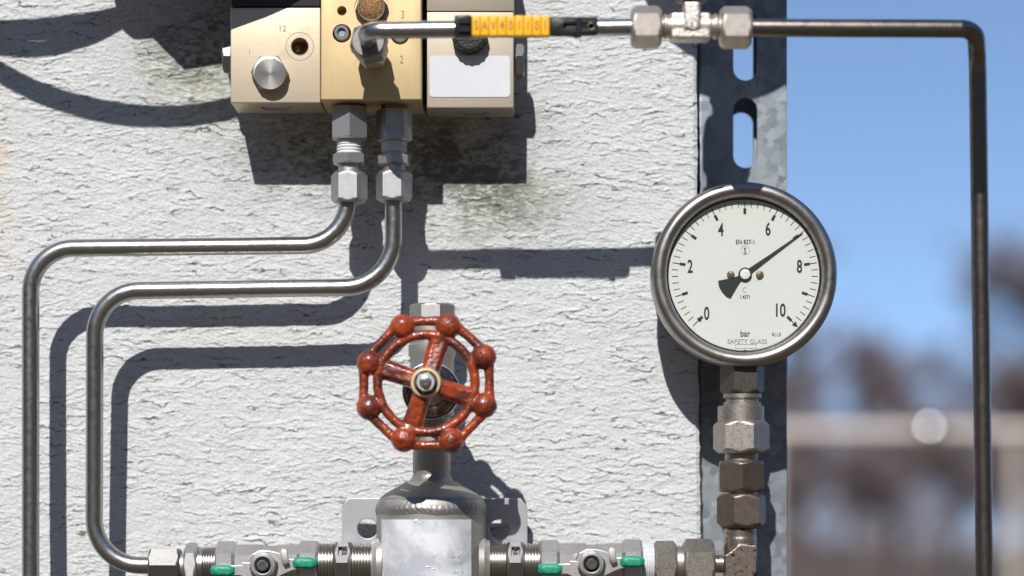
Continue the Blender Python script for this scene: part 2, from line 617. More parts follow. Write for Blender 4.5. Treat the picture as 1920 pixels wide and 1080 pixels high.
def glass_mat():
    m = bpy.data.materials.new('gauge_glass')
    m.use_nodes = True
    nt = m.node_tree
    nt.nodes.clear()
    L = nt.links.new
    out = N(nt, 'ShaderNodeOutputMaterial')
    tr = N(nt, 'ShaderNodeBsdfTransparent')
    tr.inputs[0].default_value = (0.97, 0.975, 0.97, 1)
    gl = N(nt, 'ShaderNodeBsdfGlossy')
    gl.inputs['Roughness'].default_value = 0.03
    lw = N(nt, 'ShaderNodeLayerWeight', Blend=0.5)
    pw = N(nt, 'ShaderNodeMath', operation='POWER')
    L(lw.outputs['Facing'], pw.inputs[0])
    pw.inputs[1].default_value = 5.0
    fr = N(nt, 'ShaderNodeMath', operation='MULTIPLY_ADD')
    L(pw.outputs[0], fr.inputs[0])
    fr.inputs[1].default_value = 0.96
    fr.inputs[2].default_value = 0.035
    mx = N(nt, 'ShaderNodeMixShader')
    L(fr.outputs[0], mx.inputs[0])
    L(tr.outputs[0], mx.inputs[1])
    L(gl.outputs[0], mx.inputs[2])
    L(mx.outputs[0], out.inputs[0])
    return m
M['glass'] = glass_mat()

# ---------------------------------------------------------------- rendered wall
class VN:
    def __init__(s, seed):
        s.t = np.random.RandomState(seed).rand(256, 256).astype(np.float32)
    def __call__(s, x, y):
        xi = np.floor(x).astype(np.int64)
        yi = np.floor(y).astype(np.int64)
        fx = (x - xi).astype(np.float32)
        fy = (y - yi).astype(np.float32)
        fx = fx * fx * fx * (fx * (fx * 6 - 15) + 10)
        fy = fy * fy * fy * (fy * (fy * 6 - 15) + 10)
        a = s.t[yi & 255, xi & 255]
        b = s.t[yi & 255, (xi + 1) & 255]
        c = s.t[(yi + 1) & 255, xi & 255]
        d = s.t[(yi + 1) & 255, (xi + 1) & 255]
        return (a + (b - a) * fx) * (1 - fy) + (c + (d - c) * fx) * fy

def fbm(n, x, y, o=4, g=0.5):
    r = 0
    a = 1.0
    t = 0
    for i in range(o):
        r = r + a * n(x * 2 ** i + 17.3 * i, y * 2 ** i + 9.1 * i)
        t += a
        a *= g
    return r / t

def sst(a, b, x):
    t = np.clip((x - a) / (b - a), 0, 1)
    return t * t * (3 - 2 * t)

def build_wall():
    XR = P(1306, 0, 0).x
    zt, zb = P(0, -40, 0).z, P(0, 1110, 0).z
    xl = P(-40, 0, 0).x
    st = 0.00046
    xs = np.concatenate([np.arange(-0.62, xl, 0.012), np.arange(xl, XR, st), [XR]])
    zs = np.concatenate([np.arange(P(0, 1210, 0).z, zb, 0.006), np.arange(zb, zt, st), np.arange(zt, P(0, -420, 0).z, 0.012)])
    X, Z = np.meshgrid(xs, zs)
    x, z = X * 1000, Z * 1000
    n1, n2, n3, n4, n5 = VN(1), VN(2), VN(3), VN(4), VN(5)
    def ledges(lam, amp, seed_off, slope, thr):
        u = z / lam + 1.9 * fbm(n1, x / 22 + seed_off, z / 11, 4, 0.55) + 0.95 * fbm(n4, x / 7.5 + seed_off, z / 3.6, 3, 0.56) + slope * x / lam
        f = u - np.floor(u)
        prof = np.where(f < 0.10, f / 0.10, (1 - f) / 0.90)      # sharp step up, slow fall
        mask = sst(thr, thr + 0.16, fbm(n2, x / 12 + seed_off * 3, z / 4.2 + seed_off, 4, 0.6))
        return amp * prof * mask, mask * (f < 0.13) * (f > 0.0)
    h1, c1 = ledges(5.6, 0.52, 0.0, 0.08, 0.52)
    h2, c2 = ledges(3.6, 0.46, 31.7, -0.16, 0.495)
    h3, c3 = ledges(2.1, 0.32, 71.1, 0.22, 0.43)
    h = h1 + h2 + h3
    h += 0.62 * (fbm(n3, x / 5.5, z / 3.2, 4, 0.6) - 0.5)
    h += 0.62 * (fbm(n5, x / 1.9, z / 1.2, 3, 0.6) - 0.5)
    h *= 0.88
    h += 2.2 * (fbm(n5, x / 60, z / 60, 2) - 0.5)
    h = h * sst(-3.5, 2.5, (XR * 1000 - x) * 1.0 - 0.0 + 0.6 * fbm(n3, z / 4, z * 0 + 3, 3)) - 1.2 * (1 - sst(0, 2.2, XR * 1000 - x))
    # stains: mould round the valve block, warm run at the left
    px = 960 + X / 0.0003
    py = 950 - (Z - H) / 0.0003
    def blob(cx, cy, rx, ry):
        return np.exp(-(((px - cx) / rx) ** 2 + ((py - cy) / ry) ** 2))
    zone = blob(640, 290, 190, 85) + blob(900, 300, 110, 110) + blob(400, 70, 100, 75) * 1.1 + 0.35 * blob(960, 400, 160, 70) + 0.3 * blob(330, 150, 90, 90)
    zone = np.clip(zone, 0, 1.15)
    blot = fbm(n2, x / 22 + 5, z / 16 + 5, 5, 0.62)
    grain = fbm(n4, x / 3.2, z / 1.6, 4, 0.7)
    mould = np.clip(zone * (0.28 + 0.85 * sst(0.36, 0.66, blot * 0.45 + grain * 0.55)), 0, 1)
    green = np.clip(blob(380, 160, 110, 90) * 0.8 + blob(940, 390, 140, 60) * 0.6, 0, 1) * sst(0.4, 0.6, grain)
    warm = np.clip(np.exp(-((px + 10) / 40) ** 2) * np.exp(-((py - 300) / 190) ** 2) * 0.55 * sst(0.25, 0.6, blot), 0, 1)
    crease = np.clip(c1 + 0.6 * c2, 0, 1) * sst(0.40, 0.60, blot * 0.5 + grain * 0.5 + 0.09)
    nz, nx = X.shape
    V = np.stack([X.ravel(), (-h / 1000).ravel(), Z.ravel()], 1)
    # ledge edges wander a little along the free edge
    edge = (xs > XR - 0.004)
    Vx = V[:, 0].reshape(nz, nx)
    wob = 0.0010 * (fbm(n5, zs * 1000 / 9, zs * 0 + 7, 4, 0.6) - 0.5) * 2
    wgt = np.clip((xs - (XR - 0.004)) / 0.004, 0, 1)
    Vx += wob[:, None] * wgt[None, :]
    lean = 7.0 * 0.0003 * np.clip((950 - (zs - H) / 0.0003 - 100) / 900, -0.3, 1.1)
    Vx += lean[:, None] * np.clip((xs - (XR - 0.03)) / 0.03, 0, 1)[None, :]
    V[:, 0] = Vx.ravel()
    idx = np.arange(nz * nx).reshape(nz, nx)
    q = np.stack([idx[:-1, :-1], idx[:-1, 1:], idx[1:, 1:], idx[1:, :-1]], -1).reshape(-1, 4)
    # sides and back
    rim = np.concatenate([idx[0, :], idx[1:, -1], idx[-1, -2::-1], idx[-2:0:-1, 0]])
    back = V[rim].copy()
    back[:, 1] = 0.14
    b0 = len(V)
    nb = len(rim)
    k = np.arange(nb)
    side = np.stack([rim, b0 + k, b0 + (k + 1) % nb, rim[(k + 1) % nb]], -1)
    V = np.concatenate([V, back])
    F = np.concatenate([q, side])
    me = bpy.data.meshes.new('rendered_wall')
    me.vertices.add(len(V))
    me.vertices.foreach_set('co', V.astype(np.float32).ravel())
    nl = len(F) * 4 + nb
    me.loops.add(nl)
    li = np.concatenate([F.ravel(), b0 + k[::-1]]).astype(np.int32)
    me.loops.foreach_set('vertex_index', li)
    me.polygons.add(len(F) + 1)
    ls = np.concatenate([np.arange(len(F)) * 4, [len(F) * 4]]).astype(np.int32)
    me.polygons.foreach_set('loop_start', ls)
    me.update(calc_edges=True)
    me.validate()
    pad = lambda a: np.concatenate([a.ravel(), np.zeros(nb)]).astype(np.float32)
    for nm, a in (('mould', mould), ('green', green), ('warm', warm), ('crease', crease)):
        at = me.attributes.new(nm, 'FLOAT', 'POINT')
        at.data.foreach_set('value', pad(a))
    m = bpy.data.materials.new('rough_render')
    m.use_nodes = True
    nt = m.node_tree
    L = nt.links.new
    b = nt.nodes['Principled BSDF']
    b.inputs['Roughness'].default_value = 0.9
    b.inputs['Specular IOR Level'].default_value = 0.2
    tc = N(nt, 'ShaderNodeTexCoord')
    nz1 = N(nt, 'ShaderNodeTexNoise', Scale=900.0, Detail=3.0, Roughness=0.7)
    L(tc.outputs['Object'], nz1.inputs['Vector'])
    nz2 = N(nt, 'ShaderNodeTexNoise', Scale=25.0, Detail=5.0)
    L(tc.outputs['Object'], nz2.inputs['Vector'])
    cur = N(nt, 'ShaderNodeMix', data_type='RGBA')
    cur.inputs[6].default_value = (0.525, 0.53, 0.53, 1)
    cur.inputs[7].default_value = (0.61, 0.615, 0.61, 1)
    L(nz2.outputs['Fac'], cur.inputs[0])
    g = N(nt, 'ShaderNodeMix', data_type='RGBA', blend_type='MULTIPLY')
    g.inputs[0].default_value = 1.0
    L(cur.outputs[2], g.inputs[6])
    ramp = N(nt, 'ShaderNodeValToRGB')
    ramp.color_ramp.elements[0].position = 0.30
    ramp.color_ramp.elements[0].color = (0.72, 0.72, 0.71, 1)
    ramp.color_ramp.elements[1].position = 0.55
    ramp.color_ramp.elements[1].color = (1, 1, 1, 1)
    L(nz1.outputs['Fac'], ramp.inputs[0])
    L(ramp.outputs[0], g.inputs[7])
    c = g.outputs[2]
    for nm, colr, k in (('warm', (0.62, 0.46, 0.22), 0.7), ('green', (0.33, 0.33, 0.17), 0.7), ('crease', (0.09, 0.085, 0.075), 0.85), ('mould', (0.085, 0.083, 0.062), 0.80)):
        a = N(nt, 'ShaderNodeAttribute', attribute_name=nm)
        mm = N(nt, 'ShaderNodeMath', operation='MULTIPLY')
        mm.inputs[1].default_value = k
        L(a.outputs['Fac'], mm.inputs[0])
        mx = N(nt, 'ShaderNodeMix', data_type='RGBA')
        L(mm.outputs[0], mx.inputs[0])
        L(c, mx.inputs[6])
        mx.inputs[7].default_value = (*colr, 1)
        c = mx.outputs[2]
    L(c, b.inputs['Base Color'])
    bp = N(nt, 'ShaderNodeBump', Strength=0.8, Distance=0.0004)
    L(nz1.outputs['Fac'], bp.inputs['Height'])
    L(bp.outputs[0], b.inputs['Normal'])
    me.materials.append(m)
    me.polygons.foreach_set('use_smooth', [True] * len(me.polygons))
    o = bpy.data.objects.new('rendered_wall', me)
    COL.objects.link(o)
    tag(o, 'pale grey rough rendered wall with black mould behind the valve block', 'wall')
build_wall()

# ---------------------------------------------------------------- ground, rail and trees behind
def gz(y):
    return -0.017 * max(0.0, y - 9.0)

def ground():
    bm = bmesh.new()
    R = [0, 3, 9, 14, 24, 60, 200, 800, 2500]
    prev = None
    for r in R:
        ring = [bm.verts.new((r * math.cos(a * math.pi / 24), r * math.sin(a * math.pi / 24), gz(r * math.sin(a * math.pi / 24)))) for a in range(48)] if r else [bm.verts.new((0, 0, 0))]
        if prev:
            if len(prev) == 1:
                for k in range(48):
                    bm.faces.new((prev[0], ring[k], ring[(k + 1) % 48]))
            else:
                for k in range(48):
                    bm.faces.new((prev[k], ring[k], ring[(k + 1) % 48], prev[(k + 1) % 48]))
        prev = ring
    m = bpy.data.materials.new('dry_grass_ground')
    m.use_nodes = True
    nt = m.node_tree
    L = nt.links.new
    b = nt.nodes['Principled BSDF']
    b.inputs['Roughness'].default_value = 0.95
    tc = N(nt, 'ShaderNodeTexCoord')
    n = N(nt, 'ShaderNodeTexNoise', Scale=0.25, Detail=8.0, Roughness=0.7)
    L(tc.outputs['Object'], n.inputs['Vector'])
    r = N(nt, 'ShaderNodeValToRGB')
    r.color_ramp.elements[0].position = 0.35
    r.color_ramp.elements[0].color = (0.055, 0.040, 0.025, 1)
    r.color_ramp.elements[1].position = 0.65
    r.color_ramp.elements[1].color = (0.11, 0.085, 0.045, 1)
    L(n.outputs['Fac'], r.inputs[0])
    L(r.outputs[0], b.inputs['Base Color'])
    o = obj('ground', bm, m)
    o['kind'] = 'structure'
ground()

def sky_blocker():  # unseen dark slope, added behind the camera to block sky light
    bm = bmesh.new()
    prev = None
    n = 60
    for (r, h) in ((22, 0.0), (27, 3.5), (34, 9), (44, 17), (52, 21), (70, 23), (110, 20), (200, 6), (260, -0.5)):
        ring = []
        for i in range(n + 1):
            a = RAD(180 + (i - 4) * 180 / (n - 8))
            f = min(1, max(0, (i) / 6)) * min(1, max(0, (n - i) / 6))
            hh = h * f * (1 + 0.12 * mnoise.noise(Vector((i * 0.35, r * 0.05, 1))))
            ring.append(bm.verts.new((r * math.cos(a), r * math.sin(a), hh - 0.004)))
        if prev:
            for i in range(n):
                bm.faces.new((prev[i], ring[i], ring[i + 1], prev[i + 1]))
        prev = ring
    o = obj('sky_blocker', bm, mat('blocker_dark', (0.045, 0.042, 0.028), 0.0, 0.95, var=0.7, vscale=0.6, vcol=(0.08, 0.065, 0.04)))
    o['kind'] = 'structure'
sky_blocker()

M['bark'] = mat('bark', (0.11, 0.085, 0.07), 0.0, 0.9, var=0.6, vscale=6)
M['twigs'] = mat('bare_twigs', (0.20, 0.145, 0.14), 0.0, 0.9, var=0.6, vscale=0.15, vcol=(0.12, 0.095, 0.10))
M['evergreen'] = mat('dark_needles', (0.05, 0.05, 0.045), 0.0, 0.9, var=0.6, vscale=2, vcol=(0.03, 0.035, 0.03))

def tree(kind, height, spread, loc, label, seed, dens=1.0, mt='twigs', cat='tree', low=0.25):
    rnd = random.Random(seed)
    root = thing(kind, label, cat, loc, 'bare trees on the skyline')
    base = Vector(loc)
    tb = bmesh.new()
    cb = bmesh.new()
    def branch(p, d, length, r, lvl, bm):
        pts = [p.copy()]
        rr = [r]
        q = p.copy()
        dd = d.copy()
        n = 4
        for i in range(n):
            dd = (dd + Vector((rnd.uniform(-1, 1), rnd.uniform(-1, 1), rnd.uniform(-0.3, 0.6))) * 0.16).normalized()
            q = q + dd * length / n
            pts.append(q.copy())
            rr.append(r * (1 - 0.72 * (i + 1) / n))
        sweep(bm, pts, rr, 5 if lvl < 2 else 3, cap=False)
        return pts, dd
    trunk, _ = branch(base, Vector((0, 0, 1)), height * 0.8, height * 0.022, 0, tb)
    lim = []
    for i in range(int(15)):
        t = rnd.uniform(low, 1.0) * 4
        k = min(int(t), 3)
        p = trunk[k].lerp(trunk[k + 1], t - k)
        a = rnd.uniform(0, 2 * math.pi)
        u = (math.cos(a), math.sin(a))
        d = Vector((u[0], u[1], rnd.uniform(0.35, 1.1))).normalized()
        pts, _ = branch(p, d, spread * rnd.uniform(0.55, 1.0) * (1.15 - t / 8), height * 0.009, 1, tb)
        lim.append(pts)
    for pts in lim:
        for j in range(int(9 * dens)):
            t = rnd.uniform(0.3, 4)
            k = min(int(t), 3)
            p = pts[k].lerp(pts[k + 1], t - k)
            d = Vector((rnd.uniform(-1, 1), rnd.uniform(-1, 1), rnd.uniform(-0.2, 1.1))).normalized()
            L_ = spread * rnd.uniform(0.18, 0.4)
            sp, _ = branch(p, d, L_, height * 0.0035, 2, cb)
            for m_ in range(int(8 * dens)):
                kk = rnd.randint(1, 4)
                p2 = sp[kk]
                d2 = Vector((rnd.uniform(-1, 1), rnd.uniform(-1, 1), rnd.uniform(-0.4, 1.1))).normalized()
                l2 = spread * rnd.uniform(0.08, 0.2)
                w = height * 0.0042
                e = p2 + d2 * l2
                sd = d2.cross(Vector((rnd.uniform(-1, 1), rnd.uniform(-1, 1), rnd.uniform(-1, 1)))).normalized() * w
                a_, b_, c_ = cb.verts.new(p2 - sd), cb.verts.new(p2 + sd), cb.verts.new(e)
                cb.faces.new((a_, b_, c_))
    obj('trunk', tb, M['bark'], root)
    obj('crown', cb, M[mt], root)
    return root

def bgp(px, L):      # x position of a background thing seen at photo px, L metres behind the wall
    return (px - 960) * (L + D) / FPX

def top_to_h(py, L):
    return H + (950 - py) * (L + D) / FPX

bg_trees = [
    (1500, 46, 268, 3.2, 1.0, 'tall dark tree just right of the slotted post, reaching highest behind it'),
    (1588, 95, 590, 4.2, 1.5, 'brown bare tree left of the pale gap above the rail'),
    (1690, 100, 600, 4.6, 1.5, 'brown bare tree midway between the gauge and the right hand tube'),
    (1778, 110, 655, 4.0, 1.2, 'low bare tree just left of the right hand tube'),
    (1935, 60, 470, 5.0, 2.4, 'large dark brown tree at the right edge behind the tube'),
    (1850, 105, 690, 5.0, 1.4, 'reddish bare tree hidden partly by the right hand tube'),
    (1640, 130, 665, 5.0, 1.2, 'far small bare tree between two broader brown trees'),
    (1510, 125, 660, 5.0, 1.5, 'low bare tree whose crown shows beside the post above the rail'),
]
for i, (px, Ld, py, sp, dn, lab) in enumerate(bg_trees):
    hgt = top_to_h(py, Ld) - gz(Ld)
    if i == 0:
        sp = 1.2
    tree('bare_tree', hgt, sp if i else 1.6, (bgp(px, Ld), Ld, gz(Ld) - 0.15), lab, 100 + i, dn)

def woodland():
    rnd = random.Random(9)
    b = bmesh.new()
    for i in range(14000):
        L_ = rnd.uniform(120, 150)
        px = rnd.uniform(1300, 2500)
        x = bgp(px, L_)
        if mnoise.noise(Vector((x * 0.22, 11, 0))) + 0.5 * mnoise.noise(Vector((x * 0.7, 5, 0))) < rnd.uniform(-0.5, 0.3):
            continue
        top = 8.6 + 3.5 * mnoise.noise(Vector((x * 0.12, 3, 0))) + 1.6 * mnoise.noise(Vector((x * 0.45, 7, 0)))
        z0 = max(0.6, top) * rnd.random() ** 1.25
        d = Vector((rnd.uniform(-0.6, 0.6), rnd.uniform(-0.5, 0.5), rnd.uniform(0.5, 1.4)))
        w = rnd.uniform(0.04, 0.12)
        p = Vector((x, L_, z0 + gz(L_)))
        b.faces.new([b.verts.new(p - Vector((w, 0, 0))), b.verts.new(p + Vector((w, 0, 0))), b.verts.new(p + d)])
    o = obj('thicket', b, M['twigs'])
    o['kind'] = 'stuff'
    o['label'] = 'brownish bare thicket along the horizon below the trees'
    o['category'] = 'thicket'
woodland()

# rail with posts, ten metres behind
RL = 9.0
rail = thing('pipe_rail', 'pale blurred handrail running across the background below the trees', 'railing', (bgp(1700, RL), RL, 0))
zr = top_to_h(809, RL)
M['rail'] = mat('bright_rail_zinc', (0.66, 0.57, 0.50), 0.0, 0.4)
b = bmesh.new()
sweep(b, [(-1.0, RL, zr), (8.0, RL, zr)], 0.028, 16)
obj('rail', b, M['rail'], rail)
for px in (1450, 1905, 2400):
    b = bmesh.new()
    xx = bgp(px, RL)
    sweep(b, [(xx, RL, -0.02), (xx, RL, zr - 0.03)], 0.02, 12)
    obj('post', b, M['rail'], rail)
b = bmesh.new()
sphere(b, (bgp(1741, RL), RL - 0.02, zr + 0.0), 0.065, 4)  # metal ball added to the rail to make a blurred sun glint
obj('glint_ball', b, mat('polished_ball', (0.95, 0.9, 0.86), 1.0, 0.3), rail)

# ---------------------------------------------------------------- slotted post
def strut():
    dz = -0.018
    xl, xr = P(1311.5, 0, dz).x, P(1476, 0, dz).x
    t = 0.0025
    zt, zb = P(0, -700, dz).z, 0.0
    root = thing('slotted_post', 'grey galvanised slotted steel post standing beside the wall behind the gauge', 'post', ((xl + xr) / 2, -dz, 0))
    def web(y0, y1, dd, top_shift, depth):
        holes = []
        n = 0
        z = P(0, 183, dz).z
        per = P(0, 0, dz).z - P(0, 164, dz).z
        ln = P(0, 0, dz).z - P(0, 132, dz).z
        hx0, hx1 = P(1375, 0, dz).x, P(1420, 0, dz).x
        k = -6
        while True:
            zz = z - k * per
            if zz - ln < zb + 0.05:
                break
            if zz < zt - 0.02:
                holes.append(slot(hx0, zz - ln, hx1, zz - top_shift))
            k += 1
        return poly_plate([(xl + 0.0012, zb), (xr - 0.0012, zb), (xr - 0.0012, zt), (xl + 0.0012, zt)], holes, y0, y1)
    obj('front_web', web(-dz, -dz + t, 0, 0, 0), M['galv'], root, 20)
    obj('back_web', web(-dz + 0.021, -dz + 0.021 + t, 0, 0.0045, 0), M['galv'], root, 20)
    for sx_ in (0, 1):
        b = bmesh.new()
        x0 = xl if sx_ == 0 else xr - t
        box(b, (x0, -dz + 0.0008, zb), (x0 + t, -dz + 0.0227, zt), 0.0006)
        obj('side_flange', b, M['galv'], root)
    return root
strut_o = strut()
post2 = dup(strut_o, (-0.62, 0.090, 0), 'second slotted steel post carrying the far end of the wall panel')

# ---------------------------------------------------------------- pressure gauge
def arc_rect(bm, c, ang, r0, r1, w, y):
    u = Vector((math.cos(ang), 0, math.sin(ang)))
    v = Vector((-math.sin(ang), 0, math.cos(ang)))
    p = [c + u * r0 - v * w / 2, c + u * r0 + v * w / 2, c + u * r1 + v * w / 2, c + u * r1 - v * w / 2]
    lo = [bm.verts.new(Vector((q.x, y, q.z))) for q in p]
    hi = [bm.verts.new(Vector((q.x, y - 0.00012, q.z))) for q in p]
    bm.faces.new(lo)
    bm.faces.new(list(reversed(hi)))
    for i in range(4):
        bm.faces.new((lo[i], lo[(i + 1) % 4], hi[(i + 1) % 4], hi[i]))

def gauge():
    dF = 0.050
    c = P(1397, 513.5, dF)
    ax = Vector((0, -1, 0))
    root = thing('pressure_gauge', 'round steel pressure gauge with white dial standing near seven bar', 'pressure gauge', (c.x, -0.030, c.z - 0.050), 'pressure gauges')
    Ro = S(174.5, dF)
    o0 = Vector((c.x, 0, c.z))
    b = bmesh.new()
    lathe(b, o0, ax, [(0.030, 0.006), (Ro - 0.0045, 0.007), (Ro - 0.0030, 0.010), (Ro - 0.0030, 0.034)], 96, True, False)
    case = obj('case', b, M['bezel'], root)
    b = bmesh.new()
    pr = [(Ro - 0.0034, 0.030), (Ro - 0.0004, 0.0305), (Ro, 0.0325)]
    for k in range(0, 13):
        a = math.pi * k / 12
        pr.append((Ro - 0.0041 + 0.0041 * math.cos(a), 0.0455 + 0.0048 * math.sin(a)))
    pr += [(Ro - 0.0084, 0.0450), (Ro - 0.0087, 0.0440)]
    lathe(b, o0, ax, pr, 128, False, False)
    obj('bezel', b, M['bezel'], root, 60)
    b = bmesh.new()
    torus(b, o0 + ax * 0.0441, ax, Ro - 0.0087, 0.0006, 96, 8)
    obj('gasket', b, M['black'], root)
    b = bmesh.new()
    yd = 0.0434
    lathe(b, o0, ax, [(Ro - 0.0044, 0.036), (Ro - 0.0044, yd)], 96)
    dial = obj('dial', b, M['dial'], root)
    cd = P(1396.5, 514, yd)
    k = S(1, yd)
    b = bmesh.new()
    for i in range(51):
        a = RAD(225 - 5.4 * i)
        if i % 5 == 0:
            arc_rect(b, cd, a, 123.5 * k, 137 * k, 1.5 * k, -yd - 0.00002)
            arc_rect(b, cd, a, 112.5 * k, 123.5 * k, 5.2 * k, -yd - 0.00002)
        else:
            arc_rect(b, cd, a, 125 * k, 137 * k, 1.25 * k, -yd - 0.00002)
    for a, r_ in ((RAD(225), 118), (RAD(-45), 134)):
        u = Vector((math.cos(a), 0, math.sin(a)))
        v = Vector((-math.sin(a), 0, math.cos(a)))
        s = 1 if r_ == 118 else -1
        tri = [cd + u * (r_ - 6 * s) * k, cd + u * (r_ + 4 * s) * k + v * 5 * k, cd + u * (r_ + 4 * s) * k - v * 5 * k]
        vs = [b.verts.new(Vector((q.x, -yd - 0.0003, q.z))) for q in tri]
        b.faces.new(vs)
    obj('scale_marks', b, M['ink'], dial)
    b = bmesh.new()
    for s, x, y in (('0', 1325, 587), ('2', 1294, 499), ('4', 1351.5, 430), ('6', 1440, 429), ('8', 1499, 499), ('10', 1464, 581)):
        text_bm(b, s, x, y, yd + 0.0001, 25, 0.62 if s != '10' else 0.66, bold=0.018)
    text_bm(b, 'EN 837-1', 1397, 453.5, yd + 0.0001, 8.5, fit_w=34, bold=0.006)
    text_bm(b, 'S', 1397, 470, yd + 0.0001, 11.5, 0.7, bold=0.006)
    text_bm(b, '1.4571', 1397, 556.5, yd + 0.0001, 6.5, fit_w=18, bold=0.004)
    text_bm(b, 'bar', 1397.5, 625, yd + 0.0001, 12, fit_w=18, bold=0.006)
    text_bm(b, 'Kl.1,0', 1456, 627, yd + 0.0001, 6.5, fit_w=16, bold=0.004)
    obj('numerals', b, M['ink'], dial)
    b = bmesh.new()
    text_bm(b, 'SAFETY GLASS', 1401, 640, yd + 0.0001, 8.5, fit_w=74)
    ct = P(1397, 469.5, yd)
    obj('safety_mark', b, M['grey_ink'], dial)
    b = bmesh.new()
    torus(b, (ct.x, -yd - 0.0001, ct.z), ax, 8.2 * k, 0.35 * k, 40, 6)
    obj('class_circle', b, M['grey_ink'], dial)
    b = bmesh.new()
    ct = P(1397, 543.5, yd)
    torus(b, (ct.x, -yd - 0.0001, ct.z), ax, 4.2 * k, 0.5 * k, 24, 6, a0=0.9, a1=5.2)
    obj('approval_arc', b, M['grey_ink'], dial)
    b = bmesh.new()
    for (x0, y0, x1, y1) in ((1379, 645.5, 1419, 646.3), (1379, 652.5, 1419, 653.3), (1379, 645.5, 1379.9, 653.3), (1418.2, 645.5, 1419, 653.3)):
        pbox(b, x0, y0, x1, y1, yd, yd + 0.00012)
    obj('mark_frame', b, M['grey_ink'], dial)
    for x in (1370, 1424.5):
        b = bmesh.new()
        p = P(x, 515.5, yd)
        lathe(b, (p.x, -yd, p.z), ax, [(7.4 * k, 0), (7.4 * k, 0.0006), (6.4 * k, 0.0011), (3 * k, 0.0013)], 28)
        sc_ = obj('dial_screw', b, M['brass'], root)
        b = bmesh.new()
        a = 0.7 if x < 1400 else -0.9
        box(b, (p.x - 7 * k, -yd - 0.0016, p.z - 0.9 * k), (p.x + 7 * k, -yd - 0.0008, p.z + 0.9 * k), rot=Matrix.Rotation(a, 3, 'Y'))
        obj('screw_slot', b, M['engrave'], sc_)
    b = bmesh.new()
    pt = P(1396.5, 662, yd)
    lathe(b, (pt.x, -yd, pt.z), ax, [(6 * k, 0), (6 * k, 0.001)], 20)
    obj('stop_pin', b, M['ink'], root)
    # pointer
    a = math.atan2(514 - 436, 1505 - 1397)
    ch = P(1397, 514, yd + 0.001)
    u, v = Vector((math.cos(a), 0, math.sin(a))), Vector((-math.sin(a), 0, math.cos(a)))
    out = [(133, 0.7), (60, 2.6), (12, 4.6), (-8, 3.5), (-20, 7), (-36, 14), (-48, 19.5), (-52, 12), (-53.5, 0)]
    loop = [(x, y) for x, y in out] + [(x, -y) for x, y in reversed(out[:-1])]
    ol = []
    for x, y in loop:
        q = ch + u * x * k + v * y * k
        ol.append((q.x, q.z))
    b = poly_plate(ol, [], -yd - 0.0006, -yd - 0.0010)
    pointer = obj('pointer', b, M['ink'], root)
    b = bmesh.new()
    lathe(b, (ch.x, 0, ch.z), ax, [(12.5 * k, yd + 0.0002), (12.5 * k, yd + 0.0013), (10 * k, yd + 0.0014)], 40)
    obj('hub_ring', b, M['ink'], pointer)
    b = bmesh.new()
    lathe(b, (ch.x, 0, ch.z), ax, [(9.6 * k, yd + 0.0012), (9.4 * k, yd + 0.0017), (3.0 * k, yd + 0.0018), (2.4 * k, yd + 0.00165), (0.6 * k, yd + 0.00165)], 40)
    obj('hub_cap', b, mat('satin_aluminium', (0.80, 0.80, 0.80), 0.35, 0.45), pointer)
    b = bmesh.new()
    lathe(b, o0, ax, [(Ro - 0.0082, 0.0454), (Ro - 0.0082, 0.0456)], 64)
    obj('glass', b, M['glass'], root)
    b = bmesh.new()
    pt = P(1393, 345, 0.026)
    lathe(b, (pt.x, -0.022, pt.z - 0.003), (0, 0, 1), [(0.003, 0), (0.003, 0.0035), (0.002, 0.0045)], 20)
    obj('vent_plug', b, M['black'], root)
    # square-ish wrench stem under the case
    b = bmesh.new()
    ya = 0.034
    tz = P(0, 672, ya).z
    cx = P(1391.5, 0, ya).x
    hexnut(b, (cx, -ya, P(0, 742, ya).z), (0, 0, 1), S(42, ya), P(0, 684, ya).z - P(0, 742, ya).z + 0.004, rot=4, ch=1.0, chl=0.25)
    obj('wrench_stem', b, M['nickel_shaded'], root)
    b = bmesh.new()
    lathe(b, (cx, -ya, P(0, 763, ya).z), (0, 0, 1), [(S(35, ya), 0), (S(35, ya), S(8, ya)), (S(31, ya), S(10, ya)), (S(31, ya), S(14, ya)), (S(36, ya), S(17, ya)), (S(36, ya), S(24, ya))], 48)
    obj('stem_thread', b, M['nickel'], root)
    return root
gauge_o = gauge()

# ---------------------------------------------------------------- column of fittings under the gauge
YA = 0.034
def vseg(bm, cx, y1, y0, r0, r1=None, ya=YA, seg=48):
    """vertical turned piece between photo rows y0 (top) and y1 (bottom)"""
    r1 = r0 if r1 is None else r1
    z0, z1 = P(0, y1, ya).z, P(0, y0, ya).z
    c = min(0.0006, (z1 - z0) * 0.2)
    lathe(bm, (P(cx, 0, ya).x, -ya, z0), (0, 0, 1), [(S(r1, ya) - c, 0), (S(r1, ya), c), (S(r0, ya), z1 - z0 - c), (S(r0, ya) - c, z1 - z0)], seg)

def vhex(bm, cx, y1, y0, halfw, rot, ya=YA, ch=1.0, chl=0.16):
    z0, z1 = P(0, y1, ya).z, P(0, y0, ya).z
    a = (rot % 60 + 60) % 60
    # silhouette half width to corner radius
    w = max(abs(math.sin(RAD(rot + 30 + 60 * k))) for k in range(6))
    hexnut(bm, (P(cx, 0, ya).x, -ya, z0), (0, 0, 1), S(halfw, ya) / w, z1 - z0, rot=rot, ch=ch, chl=chl)

